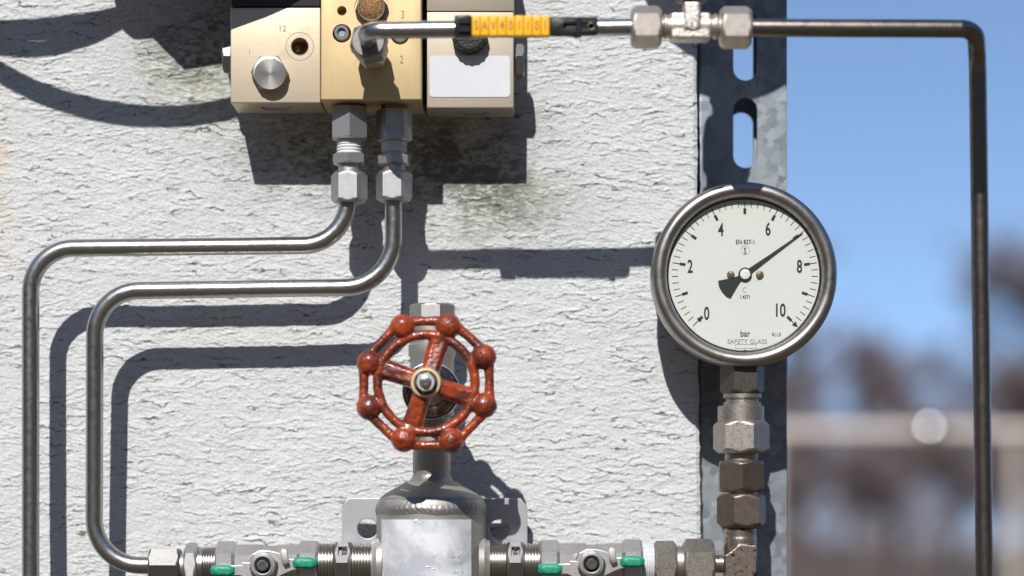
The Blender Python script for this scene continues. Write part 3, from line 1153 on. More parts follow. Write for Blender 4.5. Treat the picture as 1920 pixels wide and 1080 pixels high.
b0 = P(1391, 925, YA)
ad = thing('gauge_adapter', 'speckled nickel swivel nut and collar just under the gauge stem', 'pipe fitting', b0)
b = bmesh.new(); vseg(b, 1389, 792, 761, 43.5); obj('collar', b, M['nickel'], ad)
b = bmesh.new(); vhex(b, 1390, 850, 789, 52, -10); obj('swivel_nut', b, M['nickel'], ad)
b = bmesh.new(); vseg(b, 1390, 866, 848, 31); obj('neck', b, M['nickel'], ad)
b = bmesh.new(); vhex(b, 1390, 923, 864, 42.5, 27); obj('adapter_hex', b, M['brownsteel'], ad)

el = thing('elbow_fitting', 'brown steel elbow fitting turning up to the gauge column', 'pipe fitting', P(1389, 1100, YA))
b = bmesh.new(); vseg(b, 1390, 930, 921, 30); obj('ferrule_end', b, M['thread'], el)
b = bmesh.new(); vhex(b, 1390, 988, 926, 46.5, 8); obj('elbow_nut', b, M['brownsteel'], el)
AXR = 1057.0       # axis row of the horizontal line
b = bmesh.new()
ex = P(1388, 0, YA).x
ez = P(0, AXR, YA).z
lathe(b, (ex, -YA, P(0, 990, YA).z), (0, 0, -1), [(S(30, YA), 0), (S(30, YA), S(16, YA)), (S(31, YA), S(20, YA)), (S(31, YA), S(60, YA))], 48)
lathe(b, (P(1338, 0, YA).x, -YA, ez), (1, 0, 0), [(S(17, YA), 0), (S(17, YA), S(40, YA))], 40)
# forged body: chamfered block
ol = []
for (x, y) in ((1360, 1042), (1386, 1022), (1418, 1022), (1418, 1072), (1405, 1088), (1360, 1088)):
    q = P(x, y, YA + 0.008)
    ol.append((q.x, q.z))
pb = poly_plate(ol, [], -YA + 0.0080, -YA - 0.0092)
tm = bpy.data.meshes.new('t'); pb.to_mesh(tm); pb.free(); b.from_mesh(tm)
me = remesh(b, 0.00045, 2, 0.00005, 900)
obj('elbow_body', me, mat('pitted_forging', (0.40, 0.33, 0.28), 0.9, 0.36, var=0.6, vscale=300, vcol=(0.22, 0.17, 0.13), bump=0.00010, bscale=500, specks=1.0, sscale=420, sthr=0.585), el)

# ---------------------------------------------------------------- horizontal line: nuts, nipples, ball valves
def xseg(bm, x0, x1, r0, r1=None, row=AXR, ya=YA, seg=48, c=0.0005):
    r1 = r0 if r1 is None else r1
    a, l = P(x0, row, ya), S(x1 - x0, ya)
    c = min(c, l * 0.2)
    lathe(bm, a, (1, 0, 0), [(S(r0, ya) - c, 0), (S(r0, ya), c), (S(r1, ya), l - c), (S(r1, ya) - c, l)], seg)

def xhex(bm, x0, x1, rc, rot=0, row=AXR, ya=YA, ch=1.0, chl=0.14):
    hexnut(bm, P(x0, row, ya), (1, 0, 0), S(rc, ya), S(x1 - x0, ya), rot=rot, ch=ch, chl=chl)

def xthread(bm, x0, x1, r, n, row=AXR, ya=YA, depth=2.6):
    a, l = P(x0, row, ya), S(x1 - x0, ya)
    pr = []
    for i in range(n):
        pr += [(S(r - depth, ya), l * i / n), (S(r, ya), l * (i + 0.38) / n), (S(r, ya), l * (i + 0.55) / n), (S(r - depth, ya), l * (i + 0.95) / n)]
    lathe(bm, a, (1, 0, 0), pr, 56)

YV = 0.034      # axis of the ball valve line
YP = 0.0305     # axis of the vessel and hand valve
rf = thing('straight_fitting', 'nickel compression fitting between right hand ball valve and elbow', 'pipe fitting', P(1275, 1100, YA))
b = bmesh.new(); xhex(b, 1280, 1338, 47, 2); obj('union_nut', b, M['nickel'], rf)
b = bmesh.new(); xseg(b, 1266, 1282, 33); obj('neck', b, M['nickel'], rf)
b = bmesh.new(); xhex(b, 1224, 1268, 43, 3); obj('hexagon', b, M['nickel'], rf)
b = bmesh.new(); xthread(b, 1204, 1226, 38, 5, depth=1.6); obj('taped_thread', b, M['ptfe'], rf)

lf = thing('straight_fitting', 'steel compression fitting joining the inner bent tube to the left ball valve', 'pipe fitting', P(330, 1100, YV))
ROWL = 1060.0
b = bmesh.new(); xhex(b, 281, 339, 35.5, 28, row=ROWL, ya=YV); obj('union_nut', b, M['cast_dark'], lf)
b = bmesh.new(); xseg(b, 337, 350, 22, row=ROWL, ya=YV); obj('neck', b, M['nut'], lf)
b = bmesh.new(); xhex(b, 348, 373, 43, -4, row=ROWL, ya=YV); obj('hexagon', b, M['nut'], lf)
b = bmesh.new(); xseg(b, 372, 384, 33, row=ROWL, ya=YV); xthread(b, 384, 408, 35, 5, row=ROWL, ya=YV); obj('thread', b, M['thread'], lf)

def nipple(x0, x1, x2, x3, label):
    root = thing('hex_nipple', label, 'pipe nipple', P((x0 + x3) / 2, 1095, YV), 'threaded nipples beside the vessel')
    b = bmesh.new(); xthread(b, x0, x1, 40, max(4, int((x1 - x0) / 5.5)), ya=YV, row=1058); obj('thread', b, M['thread'], root)
    b = bmesh.new(); xthread(b, x2, x3, 40, max(4, int((x3 - x2) / 5.5)), ya=YV, row=1058); obj('thread', b, M['thread'], root)
    b = bmesh.new(); xhex(b, x1, x2, 47, 25, ya=YV, row=1058)
    h_ = obj('hexagon', b, M['cast_dark'], root)
    b = bmesh.new()
    # raised cast frame on the upper front flat
    xm = (x1 + x2) / 2
    for (dx0, dz0, dx1, dz1) in ((-8, -34, 8, -32.6), (-8, -15, 8, -13.6), (-8, -34, -6.8, -13.6), (6.8, -34, 8, -13.6)):
        a, c_ = P(xm + dx0, 1058 + dz1, YV), P(xm + dx1, 1058 + dz0, YV)
        box(b, (a.x, -YV - S(37.5, YV), a.z), (c_.x, -YV - S(20, YV), c_.z))
    text_bm(b, 'CR', xm, 1058 - 24, YV + S(37, YV), 8, fit_w=13, rot=RAD(-90), thick=0.0003)
    obj('cast_mark', b, M['cast_dark'], h_)
    return root
nipple(598, 628, 661, 700, 'threaded steel hex nipple left of the vessel')
nipple(916, 950, 983, 1013, 'threaded steel hex nipple right of the vessel')

def ball_valve(x0):
    """x0 = left end; 191 px long"""
    row = 1058.0
    root = thing('ball_valve', 'small steel ball valve with green lever tips, left of the vessel', 'ball valve', P(x0 + 95, 1100, YV), 'ball valves beside the vessel')
    s = S(1, YV)
    # hex body whose corner radius changes along its length
    st = [(0, 40), (3, 43.5), (31, 43.5), (37, 37), (84, 37), (88, 34.5), (120, 34.5), (125, 37), (152, 37), (158, 44.5), (187, 44.5), (191, 41)]
    b = bmesh.new()
    org = P(x0, row, YV)
    rings = []
    for h_, rc in st:
        rr = []
        for k in range(36):
            th = 2 * math.pi * k / 36
            q = (th + math.pi / 6) % (math.pi / 3) - math.pi / 6
            rad = rc * math.cos(math.pi / 6) / math.cos(q)
            rr.append(org + Vector((h_ * s, -math.cos(th) * rad * s, math.sin(th) * rad * s)))
        rings.append(rr)
    ring_add(b, rings)
    obj('body', b, M['cast'], root)
    # boss and packing nut
    c = P(x0 + 94, row, YV)
    yf = YV + 36 * s
    b = bmesh.new()
    lathe(b, (c.x, -yf + 0.001, c.z), (0, -1, 0), [(30 * s, 0), (30 * s, 0.0035), (27 * s, 0.0045)], 48)
    obj('stem_boss', b, M['cast'], root)
    hy = YV + 36 * s + 0.0045
    # lever plate
    pts = [(-52, -8), (-26, -8), (-26, -16), (-14, -20), (0, -27), (16, -24), (28, -14), (36, 4), (46, 2), (50, 6), (78, 8), (78, -14), (56, -14), (30, -22), (10, -30), (-10, -30)]
    pts = [(-74, -18), (-50, -18), (-42, -12), (-30, -12), (-24, 2), (-20, 18), (0, 27), (20, 19), (27, 8), (40, 4), (52, -6), (76, -6), (76, 8), (56, 10), (46, 16), (34, 12), (30, 20), (20, 28), (0, 33), (-22, 28), (-32, 10), (-40, 0), (-74, -4)]
    pts = [(-76, -19), (-44, -19), (-30, -26), (-8, -30), (14, -28), (34, -18), (52, -10), (78, -5), (78, 13), (52, 11), (40, 12), (34, 20), (22, 24), (8, 27), (-8, 27), (-22, 20), (-27, 5), (-40, 5), (-40, 0), (-76, -1)]
    ol = [(c.x + a * s, c.z + z_ * s) for a, z_ in pts]
    lev = obj('lever', poly_plate(ol, [], -hy, -hy - 0.002, 0.0003), M['cast'], root, 15)
    for dx, dz, ww in ((-76, -10, 46), (76, 4, 46)):
        b = bmesh.new()
        q = Vector((c.x + dx * s, -hy - 0.0012, c.z + dz * s))
        sphere(b, (0, 0, 0), 1.0, 4)
        for v in b.verts:
            n = v.co
            sgn = lambda t: (1 if t >= 0 else -1)
            e = 0.62
            v.co = Vector((sgn(n.x) * abs(n.x) ** e * ww / 2 * s, sgn(n.y) * abs(n.y) ** 0.8 * 0.0034, sgn(n.z) * abs(n.z) ** e * 10.5 * s))
            v.co += Vector((0, mnoise.noise(v.co * 500) * 0.0004, mnoise.noise(v.co * 420) * 0.0005))
            v.co += q
        obj('vinyl_tip', b, M['green'], lev)
    b = bmesh.new()
    q = Vector((c.x + 38 * s, -hy - 0.003, c.z + 12 * s))
    ol = [(c.x + a * s, c.z + z_ * s) for a, z_ in ((31, 24), (36, 30), (44, 28), (46, 10), (48, 4), (38, 0), (33, 10))]
    obj('stop_tab', poly_plate(ol, [], -hy - 0.0018, -hy - 0.0050, 0.0004), M['cast'], lev)
    b = bmesh.new()
    hexnut(b, (c.x, -hy - 0.0018, c.z), (0, -1, 0), 26 * s, 0.0050, rot=15, ch=0.8, both=False)
    hx = obj('packing_nut', b, M['nut'], root)
    b = bmesh.new()
    torus(b, (c.x, -hy - 0.0070, c.z), (0, -1, 0), 17.5 * s, 2.0 * s, 48, 10)
    obj('nut_collar', b, M['nut'], hx)
    b = bmesh.new()
    lathe(b, (c.x, -hy - 0.0066, c.z), (0, -1, 0), [(15 * s, 0), (15 * s, 0.0003)], 32)
    obj('nut_recess', b, M['black'], hx)
    b = bmesh.new()
    lathe(b, (c.x, -hy - 0.0064, c.z), (0, -1, 0), [(10 * s, 0), (10 * s, 0.0022), (8.5 * s, 0.0028), (4 * s, 0.0028), (3 * s, 0.0025), (1 * s, 0.0025)], 32)
    obj('stem', b, M['bright'], root)
    return root
bv = ball_valve(407)
dup(bv, (S(1012.5 - 407, YV), 0, S(2.5, YV)), 'small steel ball valve with green lever tips, right of the vessel')

# ---------------------------------------------------------------- vessel with hand valve
VC = 808.5
def vessel():
    root = thing('pressure_vessel', 'grey welded steel pot with white faded plate and narrow neck', 'vessel', P(VC, 1240, YP))
    s = S(1, YP)
    cx = P(VC, 0, YP).x
    def z(row): return P(0, row, YP).z
    b = bmesh.new()
    pr = [(1230, 80), (1225, 101), (958, 102.5), (948, 103), (940, 100), (932, 94), (924, 84), (916, 70), (909, 56), (903, 48)]
    lathe(b, (cx, -YP, 0), (0, 0, 1), [(r * s, z(row)) for row, r in pr], 96, True, True)
    body = obj('body', b, M['vessel'], root, 50)
    # weld beads with chevron ripples
    b = bmesh.new()
    n = 300
    rings = []
    for i in range(n):
        th = 2 * math.pi * i / n
        rr = []
        for k in range(15):
            t = k / 14
            row = 933 + 31 * t + 1.2 * math.sin(th * 7) + 1.3 * mnoise.noise(Vector((th * 4, t, 0)))
            rb = 96 + 7.2 * min(1, t * 1.5) + (1.7 * math.sin(math.pi * t))
            ph = (th * 58 / (2 * math.pi) + 1.3 * math.cos(math.pi * (t - 0.5)) ) * 2 * math.pi
            rr.append(Vector((cx + math.sin(th) * (rb + (0.32 + 0.2 * mnoise.noise(Vector((th * 9, t * 3, 2)))) * math.sin(ph) + 0.5 * mnoise.noise(Vector((th * 22, t * 4, 5)))) * s, -YP - math.cos(th) * (rb + (0.32 + 0.2 * mnoise.noise(Vector((th * 9, t * 3, 2)))) * math.sin(ph) + 0.5 * mnoise.noise(Vector((th * 22, t * 4, 5)))) * s, z(row))))
        rings.append(rr)
    vs = [[b.verts.new(p) for p in r] for r in rings]
    for i in range(n):
        for k in range(14):
            b.faces.new((vs[i][k], vs[i][k + 1], vs[(i + 1) % n][k + 1], vs[(i + 1) % n][k]))
    obj('weld_bead', b, M['weld'], root, 80)
    b = bmesh.new()
    rings = []
    n = 110
    for i in range(n):
        th = 2 * math.pi * i / n
        rr = []
        for k in range(11):
            t = k / 10
            row = 890 + 26 * t
            rb = 34.5 + 2 * t + 29 * t ** 2.2
            ph = (th * 26 / (2 * math.pi) + 1.2 * math.cos(math.pi * (t - 0.5))) * 2 * math.pi
            q = rb + 1.6 * math.sin(math.pi * t) + 0.5 * math.sin(ph)
            rr.append(Vector((cx + 1 * s + math.sin(th) * q * s, -YP - math.cos(th) * q * s, z(row))))
        rings.append(rr)
    vs = [[b.verts.new(p) for p in r] for r in rings]
    for i in range(n):
        for k in range(10):
            b.faces.new((vs[i][k], vs[i][k + 1], vs[(i + 1) % n][k + 1], vs[(i + 1) % n][k]))
    obj('neck_weld', b, M['weld'], root, 80)
    b = bmesh.new()
    lathe(b, (cx + 1 * s, -YP, 0), (0, 0, 1), [(34.5 * s, z(905)), (34.5 * s, z(888)), (35.5 * s, z(884)), (35.5 * s, z(846))], 64)
    obj('neck', b, M['vessel'], root)
    # side ports
    for sg in (-1, 1):
        b = bmesh.new()
        p = P(VC, 1058, YV)
        lathe(b, (p.x, -YV, p.z), (sg, 0, 0), [(52 * s, 90 * s), (50 * s, 100 * s), (46 * s, 104 * s), (44 * s, 110 * s), (38 * s, 110.5 * s)], 56)
        obj('side_port', b, mat('port_steel', (0.66, 0.62, 0.56), 0.8, 0.4, var=0.5, vscale=300, specks=0.5, sscale=300, sthr=0.66), root)
    # curved plate
    b = bmesh.new()
    a0, a1 = math.asin((719 - VC) / 104), math.asin((884.5 - VC) / 104)
    R0 = 103.6 * s
    nn = 40
    rows = (973.5, 1215)
    rad = 4
    for i in range(nn):
        for (ra, rb) in ((R0, R0 + 0.0004),):
            t0, t1 = a0 + (a1 - a0) * i / nn, a0 + (a1 - a0) * (i + 1) / nn
            def q(t, r, row): return Vector((cx + math.sin(t) * r, -YP - math.cos(t) * r, z(row)))
            o_ = [b.verts.new(q(t, r, row)) for (t, r, row) in ((t0, ra, rows[1]), (t1, ra, rows[1]), (t1, rb, rows[1]), (t0, rb, rows[1]), (t0, ra, rows[0]), (t1, ra, rows[0]), (t1, rb, rows[0]), (t0, rb, rows[0]))]
            for f in ((3, 2, 6, 7), (4, 5, 1, 0), (7, 6, 5, 4), (0, 1, 2, 3)):
                b.faces.new([o_[j] for j in f])
            if i == 0:
                b.faces.new([o_[j] for j in (0, 3, 7, 4)])
            if i == nn - 1:
                b.faces.new([o_[j] for j in (1, 5, 6, 2)])
    bmesh.ops.remove_doubles(b, verts=b.verts, dist=1e-6)
    pm = mat('faded_plate', (0.76, 0.765, 0.775), 0.15, 0.36, var=1.0, vscale=38, vr=(0.42, 0.60), vcol=(0.46, 0.48, 0.51), specks=0.35, sscale=420, sthr=0.66, scol=(0.35, 0.37, 0.42))
    pl = obj('name_plate', b, pm, root, 40)
    # worn dashes of print on its right half
    b = bmesh.new()
    rnd = random.Random(5)
    for row in (1027, 1043, 1054, 1071):
        t = 0.40
        while t < 0.62:
            w = rnd.uniform(0.01, 0.03)
            if rnd.random() < 0.65:
                r1 = R0 + 0.00048
                hh = rnd.uniform(1.0, 2.2)
                p = [Vector((cx + math.sin(tt) * r1, -YP - math.cos(tt) * r1, z(row + dy))) for tt, dy in ((t, hh), (t + w, hh), (t + w, -hh), (t, -hh))]
                b.faces.new([b.verts.new(v) for v in p])
            t += w + 0.012
    obj('worn_print', b, M['grey_ink'], pl)
    # blisters on the plate
    b = bmesh.new()
    for (x, y, rx, rz) in ((819, 1038, 3.2, 4.5), (806, 1060, 6, 2), (816, 1064, 5, 1.6), (785, 976, 5, 4), (792, 980, 3, 2)):
        t = math.asin((x - VC) / 104)
        sphere(b, (cx + math.sin(t) * (R0 + 0.0003), -YP - math.cos(t) * (R0 + 0.0003), z(y)), 1.0 * s, 2, (rx, 1.2, rz))
    obj('blister', b, M['white'], pl)
    return root
vessel()

def bracket():
    d = 0.019
    ol = []
    for (x, y) in ((641, 1120), (641, 948), (654, 934), (976, 934.5), (989, 950), (989, 1120)):
        q = P(x, y, d)
        ol.append((q.x, q.z))
    hs = []
    for (x, y, r) in ((689, 991, 19), (936, 993, 19)):
        q = P(x, y, d)
        hs.append(circ(q.x, q.z, S(r, d)))
    b = poly_plate(ol, hs, -d, -d + 0.003, 0.0003)
    root = thing('mounting_bracket', 'flat steel bracket plate with two round holes behind the vessel', 'bracket', P(815, 1120, d))
    obj('plate', b, M['plate'], root, 20)
    for x in (700, 920):
        b = bmesh.new()
        q = P(x, 1105, 0.0)
        sweep(b, [(q.x, -d + 0.003, q.z), (q.x, 0.004, q.z)], 0.004, 16)
        obj('stand_off', b, M['nut'], root)
bracket()

def hand_valve():
    s = S(1, YP)
    cx = P(810, 0, YP).x
    def z(row): return P(0, row, YP).z
    root = thing('hand_valve', 'steel shut-off valve with red cast handwheel standing on the vessel neck', 'valve', (cx, -YP, z(850)))
    b = bmesh.new()
    hexnut(b, (cx + 1 * s, -YP, z(604)), (0, 0, 1), S(45, YP), z(571) - z(604), rot=-3, ch=0.5, chl=0.08, sides=8)
    obj('top_hexagon', b, M['nut'], root)
    b = bmesh.new()
    lathe(b, (cx, -YP, 0), (0, 0, 1), [(r * s, z(row)) for row, r in ((852, 35), (782, 35), (780, 41), (700, 41), (672, 41), (666, 44), (648, 44), (645, 40), (600, 39), (598, 30))], 64)
    obj('valve_body', b, M['vessel'], root)
    wc = P(799.5, 719, 0.088)
    b = bmesh.new()
    lathe(b, (wc.x + 0.001, -YP, wc.z - 0.002), (0, -1, 0), [(40 * s, 0), (40 * s, 0.013), (50 * s, 0.014), (50 * s, 0.019), (47 * s, 0.020), (30 * s, 0.021), (28 * s, 0.030), (12 * s, 0.031), (12 * s, 0.054)], 64)
    obj('bonnet', b, M['bonnet'], root)
    b = bmesh.new()
    torus(b, (wc.x + 0.001, -YP - 0.019, wc.z - 0.002), (0, -1, 0), 51 * s, 0.0007, 72, 8)
    obj('retaining_ring', b, M['bright'], root)
    # handwheel
    dw = 0.088
    k = S(1, dw)
    y0 = -dw
    b = bmesh.new()
    balls = [(755, 613), (840.5, 611.5), (907, 669), (908, 760), (846, 826), (757, 824), (692, 764), (692, 680)]
    bp = []
    for (x, y) in balls:
        q = P(x, y, dw)
        bp.append(q)
        sphere(b, q, 24.0 * k, 4)
    # inner ring: a rounded flange
    x_, y_ = Vector((1, 0, 0)), Vector((0, 0, 1))
    torus(b, wc, (0, -1, 0), 91.5 * k, 9.3 * k, 96, 16, squash=1.45)
    for i in range(8):
        p, q = bp[i], bp[(i + 1) % 8]
        mid = (p + q) / 2
        pull = (mid - wc).normalized() * -1.0
        # outer rail: leaves the outside of each ball, dips a little in the middle
        oo = lambda v: (v - wc).normalized()
        a = p + oo(p) * 10 * k
        c_ = q + oo(q) * 10 * k
        m = (a + c_) / 2 + oo(mid) * 1.5 * k
        pts = [a.lerp(m, t).lerp(m.lerp(c_, t), t) for t in [j / 8 for j in range(9)]]
        rr = [12, 10.4, 9.5, 9.0, 8.9, 9.0, 9.5, 10.4, 12]
        sweep(b, pts, [r * k for r in rr], 14)
        # root of each ball on the ring
        u = oo(p)
        sweep(b, [wc + u * 86 * k, p], [12 * k, 17 * k], 14)
    for a in (73, 161, -109, -18):
        u = Vector((math.cos(RAD(a)), 0, math.sin(RAD(a))))
        v = Vector((-math.sin(RAD(a)), 0, math.cos(RAD(a))))
        st = [(10, 17, 0.0045), (34, 17.5, 0.0040), (62, 18.5, 0.0033), (92, 20, 0.0030)]
        rings = []
        for r, w, t in st:
            c0 = wc + u * r * k
            yo = -0.0025 * (1 - r / 88.0)
            ring = []
            for (aa, bb) in ((-1, -1), (1, -1), (1, 0.2), (0.55, 1), (-0.55, 1), (-1, 0.2)):
                ring.append(c0 + v * aa * w * k + Vector((0, yo - bb * t, 0)))
            rings.append(ring)
        ring_add(b, rings)
    lathe(b, (wc.x, y0 + 0.006, wc.z), (0, -1, 0), [(22 * k, 0), (29 * k, 0.002), (29 * k, 0.0115), (27 * k, 0.0125)], 40)
    me = remesh(b, 0.00045, 5, 0.00028, 260, 3.0)
    hw = obj('handwheel', me, M['red'], root)
    for (x, y, dd) in ((904, 668, 0), (848, 823, 1)):
        b = bmesh.new()
        q = P(x, y, dw + 0.0060)
        torus(b, (q.x, q.y + 0.0004, q.z), (0.15, -1, -0.1), 8.5 * k, 2.2 * k, 32, 10)
        obj('casting_mark', b, M['red'], hw)
    b = bmesh.new()
    lathe(b, (wc.x, y0 - 0.0062, wc.z), (0, -1, 0), [(28 * k, 0), (28.3 * k, 0.0010), (26.5 * k, 0.0018), (23 * k, 0.0019), (22 * k, 0.0015), (10 * k, 0.0015)], 56)
    obj('washer', b, M['creamwasher'], hw)
    b = bmesh.new()
    lathe(b, (wc.x, y0 - 0.0062, wc.z), (0, -1, 0), [(22.4 * k, 0.0014), (22.4 * k, 0.0021)], 48)
    obj('recess_shade', b, M['hole'], hw)  # dark disc stands in for the shade in the gap round the nut
    b = bmesh.new()
    hexnut(b, (wc.x, y0 - 0.0077, wc.z), (0, -1, 0), 19.5 * k, 0.0046, rot=12, ch=1.1, both=False)
    obj('wheel_nut', b, M['nut'], hw)
    b = bmesh.new()
    lathe(b, (wc.x, y0 - 0.0077, wc.z), (0, -1, 0), [(11.5 * k, 0.0044), (11.5 * k, 0.0050), (9.5 * k, 0.0052), (8.6 * k, 0.0064), (7.2 * k, 0.0072), (4.5 * k, 0.0073), (3.5 * k, 0.0069), (1 * k, 0.0069)], 40)
    obj('spindle_end', b, M['bright'], hw)
hand_valve()

# ---------------------------------------------------------------- valve block at the top
def manifold():
    root = thing('valve_manifold', 'champagne anodised three-piece valve block hung on the wall at the top', 'valve block', P(700, 210, 0.012))
    dB = 0.0095 + 0.003
    dL, dM, dR = 0.0445, 0.0565, 0.0415
    AX = (0, -1, 0)
    def lth(x, y, d, prof, seg=48):
        b = bmesh.new()
        k = S(1, d)
        p = P(x, y, d)
        lathe(b, (p.x, -d, p.z), AX, [(r * k, h) for r, h in prof], seg)
        return b
    # left end block
    b = bmesh.new()
    pbox(b, 432, 14, 601, 193, dB, dL, 0.0009, 3)
    c1 = lth(562, 87, dL, [(15.5, -0.012), (15.5, 0.001)])
    c2 = lth(562, 87, dL, [(26.3, -0.0004), (26.3, 0.001)])
    c2b = lth(562, 87, dL, [(25.2, -0.001), (25.2, 0.002)])
    c3 = bmesh.new()
    p = P(516, 193, dL)
    lathe(c3, (p.x, -(dL + dB) / 2 - 0.001, p.z - 0.001), (0, 0, 1), [(0.0095, 0), (0.0095, 0.004)], 40)
    bmx = cut(b, [c1, c3]); c2.free(); c2b.free()
    lb = obj('end_block', bmx, M['gold_pale'], root, 25)
    b = bmesh.new()
    q = P(562, 87, dL)
    torus(b, (q.x, -dL, q.z), AX, 26 * S(1, dL), 0.00013, 56, 6)
    torus(b, (q.x, -dL, q.z), AX, 16 * S(1, dL), 0.00025, 56, 6)
    obj('port_ring', b, M['engrave'], lb)
    b = lth(562, 87, dL - 0.0085, [(15.2, -0.001), (15.2, 0), (12, 0.0), (11, -0.0008)])
    obj('port_bore', b, M['hole'], lb)
    b = lth(557, 92, dL - 0.008, [(7, 0), (7, 0.002), (5, 0.0028)])
    obj('port_ball', b, M['brass'], lb)
    b = bmesh.new()
    text_bm(b, '12', 530.5, 53.5, dL, 11, fit_w=12, thick=0.00005)
    text_bm(b, '1', 468, 97, dL, 10, 0.6, thick=0.00005)
    obj('port_number', b, M['engrave'], lb)
    b = bmesh.new()
    q = P(516, 193, dL)
    lathe(b, (q.x, -(dL + dB) / 2 - 0.001, q.z + 0.0012), (0, 0, 1), [(0.0050, -0.0006), (0.0092, 0.0), (0.0092, 0.002)], 40)
    obj('bottom_plug', b, M['cast'], lb)
    # hex bolt with turned face
    b = bmesh.new()
    q = P(506.5, 138.5, dL)
    k = S(1, dL)
    hexnut(b, (q.x, -dL, q.z), AX, 35 * k, 0.0058, rot=0, ch=1.5, chl=0.10, both=False)
    hb = obj('hex_bolt', b, M['nut'], root)
    q = P(506.5, 138.5, dL + 0.0059)
    b = bmesh.new()
    pr = []
    r = 29.2
    while r > 1.5:
        pr += [(r * k, 0.0001), (max(r - 0.9, 0.5) * k, 0.00032), (max(r - 1.7, 0.4) * k, 0.0001)]
        r -= 1.9
    pr += [(1.2 * k, 0.0001), (0.9 * k, -0.0003)]
    lathe(b, (q.x, -dL - 0.0058, q.z), AX, [(29.4 * k, -0.0003)] + pr, 72)
    obj('turned_face', b, mat('turned_steel', (0.36, 0.34, 0.32), 0.85, 0.44, var=0.2, vscale=200), hb, 80)
    # centre block
    b = bmesh.new()
    pbox(b, 601.5, -120, 790, 187, dB - 0.002, dM, 0.0008, 3)
    cs = [lth(641, 20, dM, [(9, -0.008), (9, 0.001)], 28), lth(641, 62.5, dM, [(17.5, -0.004), (17.5, 0.001)], 40), lth(750, 66, dM, [(17.5, -0.004), (17.5, 0.001)], 40), lth(697, 18, dM, [(33.5, -0.0006), (33.5, 0.001)], 56)]
    bmx = cut(b, cs)
    cb = obj('centre_block', bmx, M['gold'], root, 25)
    b = lth(641, 20, dM - 0.0076, [(9, -0.001), (9, 0), (3, 0.0002)], 28)
    obj('pin_bore', b, M['brass'], cb)
    for (x, y) in ((641, 62.5), (750, 66)):
        b = lth(x, y, dM - 0.0035, [(15, -0.001), (15, 0.0022), (13.4, 0.003), (8.2, 0.003), (7.6, 0.0010), (1, 0.0010)], 36)
        sc_ = obj('socket_screw', b, M['bright'], root)
        b = lth(x, y, dM - 0.0035, [(7.4, 0.0008), (7.4, 0.0014), (2, 0.0014)], 6)
        obj('hex_socket', b, M['bluesocket'], sc_)
        b = lth(x, y, dM - 0.0035, [(17.3, -0.0008), (17.3, -0.0002)], 36)
        obj('counterbore_floor', b, M['hole'], sc_)
    b = bmesh.new()
    text_bm(b, '3', 755, 27.5, dM, 15, 0.62, thick=0.00005)
    obj('port_number', b, M['engrave'], cb)
    b = bmesh.new()
    text_bm(b, '2', 753, 111.5, dM, 15, 0.62, thick=0.00005)
    obj('port_number', b, M['engrave'], cb)
    # silencer
    b = bmesh.new()
    q = P(697, 18, dM)
    k = S(1, dM)
    hexnut(b, (q.x, -dM + 0.0006, q.z), AX, 31 * k, 0.0050, rot=10, ch=1.0, both=False)
    si = obj('silencer', b, M['brownsteel'], root)
    b = bmesh.new()
    torus(b, (q.x, -dM - 0.0046, q.z), AX, 24 * k, 2.2 * k, 48, 10)
    obj('silencer_rim', b, M['brownsteel'], si)
    b = bmesh.new()
    lathe(b, (q.x, -dM - 0.0040, q.z), AX, [(23 * k, -0.001), (23 * k, 0.0008), (18 * k, 0.0016), (8 * k, 0.0022), (1 * k, 0.0024)], 40)
    obj('sintered_disc', b, M['sinter'], si)
    # right end block, two-piece
    b = bmesh.new()
    pbox(b, 799, 22, 963.5, 202.5, dB, dR, 0.0009, 3)
    c3 = bmesh.new()
    p = P(885, 202, dR)
    lathe(c3, (p.x, -(dR + dB) / 2, p.z - 0.001), (0, 0, 1), [(0.0095, 0), (0.0095, 0.004)], 40)
    rb = obj('end_block', cut(b, [c3]), M['gold_grey'], root, 25)
    b = bmesh.new()
    lathe(b, (p.x, -(dR + dB) / 2, p.z + 0.0012), (0, 0, 1), [(0.0050, -0.0006), (0.0092, 0.0), (0.0092, 0.002)], 40)
    obj('bottom_plug', b, M['cast'], rb)
    b = bmesh.new()
    pbox(b, 799.5, -120, 964, 21, dB, dR + 0.0006, 0.0008, 2)
    obj('upper_block', b, M['gold_grey'], root)
    b = bmesh.new()
    pbox(b, 789, -120, 800, 196, dB + 0.001, dR - 0.006, 0.0004, 1)
    obj('gap_shade_strip', b, M['black'], root)  # black strip stands in for the shade in the gap between blocks
    # white sticker
    a, c_ = P(805.5, 182, dR), P(956.5, 104.5, dR)
    r = S(7, dR)
    ol = []
    for (cx_, cz_, a0) in ((c_.x - r, c_.z - r, 0), (a.x + r, c_.z - r, 90), (a.x + r, a.z + r, 180), (c_.x - r, a.z + r, 270)):
        for j in range(7):
            t = RAD(a0 + 15 * j)
            ol.append((cx_ + r * math.cos(t), cz_ + r * math.sin(t)))
    obj('blank_sticker', poly_plate(ol, [], -dR - 0.00005, -dR - 0.0003), M['white'], root, 20)
    # knurled knob
    b = bmesh.new()
    q = P(880, 63.5, dR + 0.008)
    k = S(1, dR + 0.008)
    n = 96
    rings = []
    for (r, h_) in ((33, -0.0079), (33, -0.0008), (32, 0), (28, 0.0003), (26, -0.001), (10, -0.001)):
        rings.append([Vector((q.x + math.cos(2 * math.pi * i / n) * k * (r + (0.9 * math.cos(2 * math.pi * i / n * 16) if r > 29 else 0)), -(dR + 0.008) - h_, q.z + math.sin(2 * math.pi * i / n) * k * (r + (0.9 * math.cos(2 * math.pi * i / n * 16) if r > 29 else 0)))) for i in range(n)])
    ring_add(b, rings)
